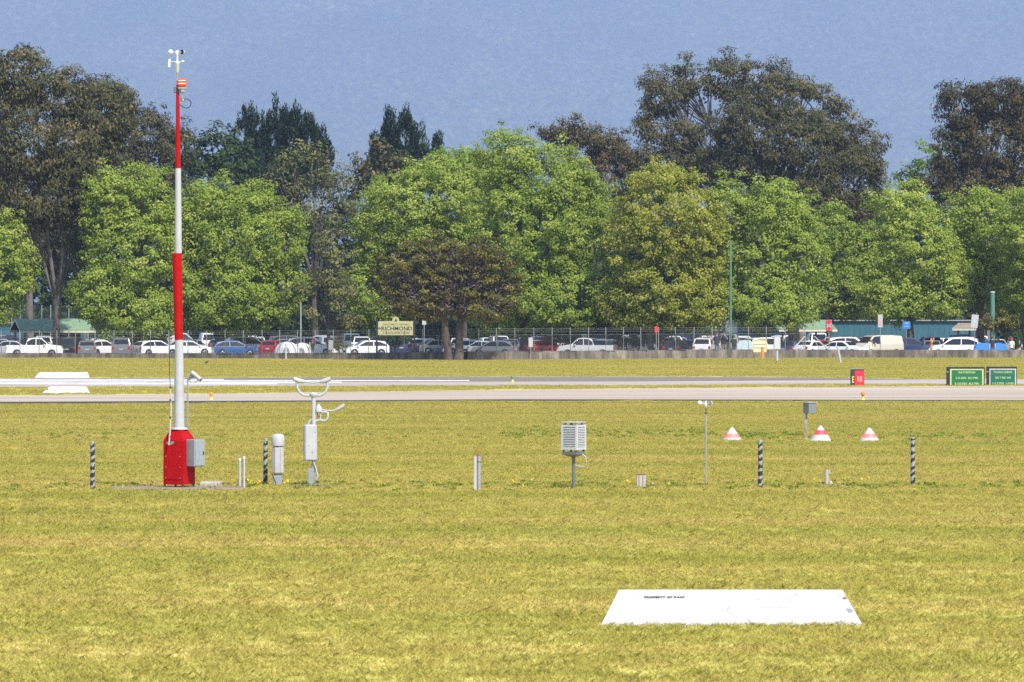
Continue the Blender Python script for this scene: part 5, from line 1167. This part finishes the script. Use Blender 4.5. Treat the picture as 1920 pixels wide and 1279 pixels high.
def post_box():
    Y, s, L = frame(1511, 827); root = empty('post_box', (gx(1511, Y), Y, 0), 'grey box with dark open side on a weathered post behind the cones', 'box')
    MB().box((0, 0, (L(0, 774).z) / 2), (.1, .09, L(0, 774).z)).build('post', M['old_post'], root); MB().bbox((0, 0, 0), (.3, .3, .35), .008).build('box', M['box_grey'], root, L(1518, 765), (0, 0, R(35)))
    a = R(35); c = L(1518, 765) + Vector((math.cos(a), math.sin(a), 0)) * .0; nb = Vector((math.cos(a), math.sin(a), 0)); cc = L(1518, 765)
    MB().box((0, 0, 0), (.012, .27, .32)).build('dark_window', M['frame_black'], root, cc + nb * .152 , (0, 0, a)); MB().bbox((0, 0, 0), (.36, .36, .02), .005).build('lid', M['white'], root, L(1518, 754.6), (0, 0, a))
M['box_grey'] = pbr('dull_grey_box', (.15, .165, .18), .6, .1, 8); M['old_post'] = pbr('weathered_post', (.22, .18, .16), .8, .3, 9, dirt=(.55, .5, .48), dirt_amt=.8, vec_scale=(1, 1, .4))
post_box()
def pipe_stub():
    Y, s, L = frame(1550, 910); root = empty('pipe_stub', (gx(1550, Y), Y, 0), 'short grey pipe stub with white fittings between two striped posts', 'pipe')
    MB().tube([(0, 0, -.05), (0, 0, .37)], .05, 12).build('pipe', M['concrete'], root); MB().bbox((.06, -.01, .32), (.04, .06, .1), .01).build('fitting', M['white'], root); MB().bbox((.085, -.02, .06), (.06, .07, .1), .01).build('fitting', M['white'], root)
pipe_stub()
slab(1512, 1608, 121.5, 122.6, .018, 'slab', 'thin earthy footing around the short grey pipe stub')

# ------------------------------------------------------------------ weeds and yellow flowers around the station
def weeds():
    C, Nn, L, W = [], [], [], []
    def patch(px0, px1, py, n, dY, hmax):
        Yc = gy(py); x = rng.uniform(gx(px0, Yc), gx(px1, Yc), n) ; y = Yc + rng.normal(size=n) * dY; k = 14
        for xi, yi in zip(x, y):
            c = np.array([xi, yi, 0]) + rng.normal(size=(k, 3)) * np.array([.07, .07, 0]); c[:, 2] = rng.uniform(.02, hmax, k); C.append(c)
    patch(940, 1340, 815, 110, 3.2, .09); patch(1380, 1520, 818, 60, 3, .08); patch(470, 1960, 912, 170, 1.6, .07); patch(-40, 470, 914, 40, 1.6, .07); patch(1600, 1960, 820, 60, 3, .08); patch(-20, 900, 818, 60, 4, .08)
    C = np.concatenate(C); n = len(C); tint = np.clip(rng.normal(size=n) * .2 + .4, 0, 1)
    o = link('weeds', leaf_mesh('weeds', C, rng.normal(size=(n, 3)) * .5 + np.array([0, -.2, .8]), rng.uniform(.05, .11, n), rng.uniform(.03, .06, n), M['leaf_weed'], tint)); tag(o, 'low dark green broadleaf weeds in the grass', kind='stuff')
    C = []
    for px0, px1, py, n in ((455, 540, 913, 12), (205, 260, 917, 3), (960, 1000, 911, 3), (1165, 1260, 913, 6), (1480, 1720, 909, 5)):
        Yc = gy(py); C.append(np.stack([rng.uniform(gx(px0, Yc), gx(px1, Yc), n), Yc + rng.normal(size=n) * .8, rng.uniform(.09, .14, n)], 1))
    C = np.repeat(np.concatenate(C), 5, 0); n = len(C); C = C + rng.normal(size=(n, 3)) * .012
    o = link('wild_flowers', leaf_mesh('wild_flowers', C, rng.normal(size=(n, 3)) * .4 + np.array([0, -.6, .6]), np.full(n, .032), np.full(n, .032), M['flower'], rng.random(n))); tag(o, 'tiny yellow flowers in the grass around the weather instruments', kind='stuff')
M['leaf_weed'] = leafmat('weed_leaf', [(0, (.06, .1, .012)), (.6, (.15, .22, .03)), (1, (.28, .33, .06))], .3); M['flower'] = leafmat('flower_yellow', [(0, (.6, .45, .02)), (1, (.75, .62, .04))], .2)
weeds()

for o in bpy.data.objects:
    if o.name.startswith('lettering'): o['kind'] = 'stuff'
